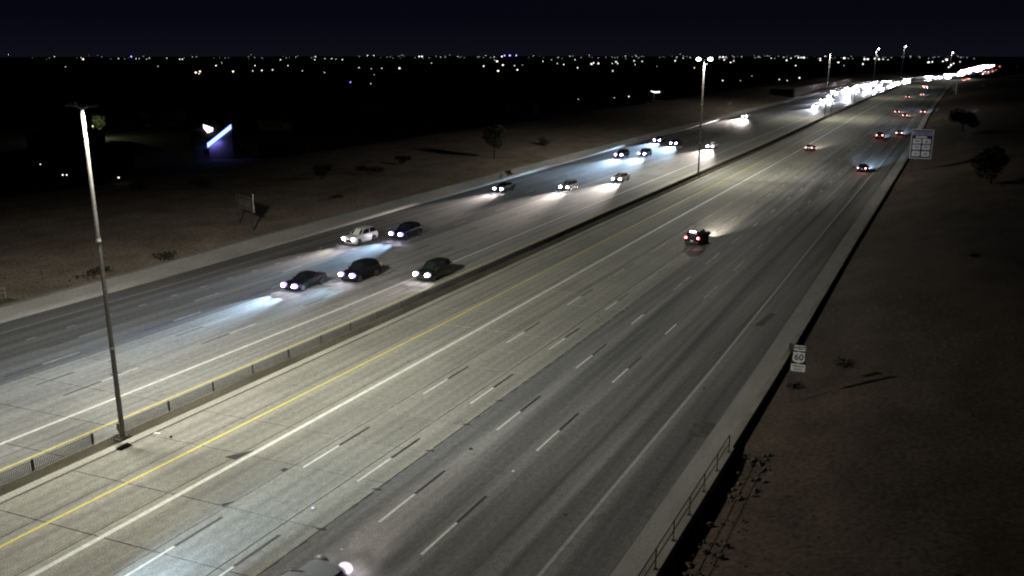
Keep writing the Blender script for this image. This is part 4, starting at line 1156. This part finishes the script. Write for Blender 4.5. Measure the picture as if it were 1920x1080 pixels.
LIGHTS = [(-2100.5,1532.3,18.0,0.7,'w'),(-2061.0,1585.0,11.3,1.57,'y'),(-1249.2,928.1,4.5,0.36,'w'),(-2008.8,1650.7,12.5,0.7,'w'),(-1998.9,1662.6,12.5,0.7,'w'),(-1988.6,1675.0,17.9,1.74,'b'),(-1981.4,1683.5,12.4,0.87,'w'),(-1976.3,1689.5,12.4,0.61,'w'),(-1964.4,1703.3,11.0,0.87,'w'),(-1959.9,1708.5,13.8,0.87,'w'),(-1930.8,1741.3,13.7,0.87,'w'),(-1909.3,1764.9,10.9,1.04,'w'),(-1904.7,1769.8,10.9,1.04,'w'),(-1176.0,1040.5,4.5,0.53,'w'),(-712.9,678.4,4.5,0.66,'y'),(-754.9,724.6,4.5,0.77,'y'),(-669.3,640.8,4.5,0.4,'y'),(-1147.1,1137.7,4.5,0.81,'w'),(-1518.3,1524.4,4.5,0.58,'w'),(-722.7,741.1,4.5,0.76,'y'),(-1088.2,1167.9,4.5,0.69,'w'),(-726.9,776.1,4.5,0.43,'y'),(-135.9,94.0,4.5,0.04,'y'),(-120.6,86.8,4.5,0.04,'w'),(-120.1,87.1,4.5,0.06,'w'),(-110.6,88.6,4.5,0.06,'w'),(-1720.9,1948.9,9.1,1.13,'w'),(-1038.3,1193.4,4.5,0.64,'w'),(-742.6,807.8,4.5,0.62,'y'),(-757.7,842.7,4.5,0.76,'y'),(-1690.1,1975.7,16.2,0.61,'w'),(-677.0,801.7,4.5,0.46,'w'),(-1650.3,2009.1,9.0,1.04,'w'),(-1628.6,2026.7,11.9,1.04,'w'),(-1613.7,2038.6,11.8,1.04,'w'),(-1604.5,2045.9,10.4,0.87,'w'),(-1590.6,2056.7,8.9,1.04,'w'),(-595.2,738.7,4.5,0.25,'w'),(-1534.5,2098.9,20.5,1.48,'w'),(-1520.0,2109.4,20.5,1.13,'w'),(-368.9,484.4,4.5,0.41,'b'),(-336.9,463.1,4.5,0.29,'w'),(-775.6,1039.6,4.5,0.39,'w'),(-701.5,966.6,4.5,0.32,'w'),(-716.7,1012.0,4.5,0.5,'w'),(-695.5,1022.9,4.5,1.08,'y'),(-489.7,679.3,4.5,0.22,'w'),(-1414.4,2181.6,17.6,1.74,'w'),(-1408.0,2185.7,17.6,1.74,'w'),(-1390.2,2197.1,14.6,0.78,'w'),(-1096.0,1740.6,4.5,0.69,'w'),(-1363.1,2214.0,16.1,0.78,'w'),(-1321.4,2239.2,17.6,0.7,'w'),(-1271.2,2268.1,16.1,0.78,'w'),(-707.1,1280.6,4.5,0.98,'w'),(-479.8,902.6,4.5,0.68,'y'),(-1205.4,2261.4,4.5,1.71,'y'),(-751.2,1431.5,4.5,0.97,'w'),(-1210.8,2300.9,17.6,1.57,'w'),(-1204.0,2304.4,20.5,2.09,'b'),(-1190.4,2311.5,20.5,2.09,'b'),(-1228.3,2291.5,7.2,0.7,'w'),(-1174.1,2319.8,20.5,2.09,'b'),(-695.8,1368.8,4.5,0.72,'w'),(-493.5,978.0,4.5,0.73,'w'),(-719.8,1447.6,4.5,0.43,'w'),(-1089.9,2320.6,4.5,1.12,'w'),(-1083.1,2363.6,8.7,0.87,'w'),(-789.7,1753.3,4.5,0.84,'w'),(-690.9,1563.5,4.5,0.86,'y'),(-1021.7,2390.8,8.7,0.96,'w'),(-500.2,1180.6,4.5,0.69,'w'),(-682.4,1681.0,4.5,1.15,'y'),(-769.4,1907.9,4.5,1.31,'w'),(-712.1,1793.0,4.5,1.48,'y'),(-685.9,1806.4,4.5,0.91,'w'),(-836.0,2228.7,4.5,1.35,'w'),(-675.8,1811.6,4.5,0.91,'w'),(-364.3,961.8,4.5,0.62,'y'),(-865.1,2451.9,5.9,1.22,'w'),(-571.0,1625.0,4.5,0.69,'y'),(-840.0,2448.5,4.5,1.3,'w'),(-457.6,1408.4,4.5,0.45,'w'),(-134.7,358.4,4.5,0.15,'w'),(-132.6,370.5,4.5,0.16,'w'),(-142.9,338.5,4.5,0.1,'w'),(-755.8,2487.7,6.0,1.22,'w'),(-477.6,1785.9,4.5,1.24,'w'),(-353.1,1255.9,4.5,0.61,'y'),(-625.8,2523.6,9.0,1.74,'w'),(-638.9,2520.3,16.2,1.3,'w'),(-629.1,2522.8,16.2,1.57,'w'),(-622.0,2524.5,16.2,1.3,'w'),(-600.3,2529.7,6.2,1.57,'w'),(-528.6,2196.0,4.5,0.98,'w'),(-157.7,635.0,4.5,0.26,'w'),(-171.9,794.1,4.5,0.22,'w'),(-146.6,640.6,4.5,0.15,'w'),(-752.0,2488.9,16.2,1.04,'w'),(-734.9,2494.0,13.3,0.87,'w'),(-503.0,2550.9,13.5,0.96,'w'),(-462.5,2558.5,7.8,1.57,'w'),(-451.9,2560.4,13.5,1.04,'w'),(-432.8,2563.7,15.0,1.74,'w'),(-425.9,2564.9,15.0,1.74,'w'),(-419.1,2566.0,15.0,1.91,'w'),(-376.2,2572.6,8.0,2.0,'w'),(-376.6,2572.6,12.2,1.3,'w'),(-296.1,2315.0,4.5,1.17,'w'),(-316.1,2580.7,13.7,1.74,'w'),(-199.8,1928.1,4.5,1.43,'w'),(-271.1,1586.3,4.5,0.7,'w'),(-122.3,736.9,4.5,0.45,'w'),(-127.5,681.8,4.5,0.23,'w'),(-117.1,655.8,4.5,0.18,'w'),(-198.5,1623.4,4.5,0.55,'w'),(-200.1,1465.3,4.5,0.49,'w'),(-265.2,2586.4,11.0,1.74,'w'),(-257.3,2587.2,11.0,1.74,'w'),(-240.3,2588.9,12.4,1.39,'w'),(-229.7,2589.8,11.0,1.57,'w'),(-219.3,2590.7,11.1,1.3,'w'),(-207.4,2591.7,9.7,0.87,'w'),(-101.5,2414.7,4.5,1.94,'w'),(-100.5,2598.1,4.5,1.91,'w'),(-75.6,2598.9,6.0,1.91,'w'),(-67.3,2599.1,10.0,2.17,'w'),(-38.6,1796.4,4.5,1.32,'w'),(-35.8,2599.8,4.8,1.39,'w'),(-41.2,2136.5,4.5,1.14,'w'),(-34.3,1481.8,4.5,0.74,'w')]
meshes = {}
def city_mesh(c, tall):
    k = (c, tall)
    if k not in meshes:
        b = MB(); mt = {'w': M['city_white'], 'y': M['city_warm'], 'b': M['city_blue']}[c]
        b.ball((0, 0, 0), 1, 1, 1, 8, 6, 1)
        b.tube((0, 0, -tall), (0, 0, -.9), .12, n=5, mi=0)
        b.tube((0, 0, .9), (0, 0, 1.15), .5, .2, n=6, mi=0)
        meshes[k] = b.mesh('city_lamp', [M['dark_steel'], mt])
    return meshes[k]
words = {'w': 'white', 'y': 'warm yellowish', 'b': 'violet blue'}
for (x, y, z, r, c) in LIGHTS:
    r = max(r, .10)
    tall = round(max(2.0, (z + .6) / r) / 2) * 2
    o = bpy.data.objects.new('city_lamp', city_mesh(c, tall)); link(o)
    o.location = (x, y, z); k_ = random.uniform(.65, 1.15); o.scale = (r * k_ * random.uniform(.8, 1.7), r * k_, r * k_)
    far_ = math.hypot(x, y) > 2000
    tag(o, ('tiny %s lamp on the far city skyline' if far_ else 'small %s lamp burning in the dark neighbourhood below the skyline') % words[c], 'lamp',
        ('%s lamps on the skyline' if far_ else '%s lamps in the dark neighbourhood') % words[c])
# the countless faint lights along the horizon
random.seed(31)
b = MB()
for i in range(190):
    u = random.random() ** .62
    az = math.radians(-27.1 - 31 + u * 58)      # bearing from straight along the camera's left edge to the road
    d = random.uniform(5200, 6800)
    x, y = math.sin(az + 0) * d, math.cos(az) * d
    z = random.gauss(9, 7); s = random.uniform(.9, 2.4)
    z = max(z, -1 + s)
    b.add([(x - s * random.uniform(.8, 2.2), y, z), (x, y - s, z), (x + s * random.uniform(.8, 2.2), y, z), (x, y + s, z), (x, y, z + s * .8), (x, y, z - s * .8)],
          [(0, 1, 4), (1, 2, 4), (2, 3, 4), (3, 0, 4), (1, 0, 5), (2, 1, 5), (3, 2, 5), (0, 3, 5)], random.choice((0, 1, 1, 1, 1)))
tag(b.build('skyline_lights', [M['city_white'], M['city_dim']]), kind='stuff')
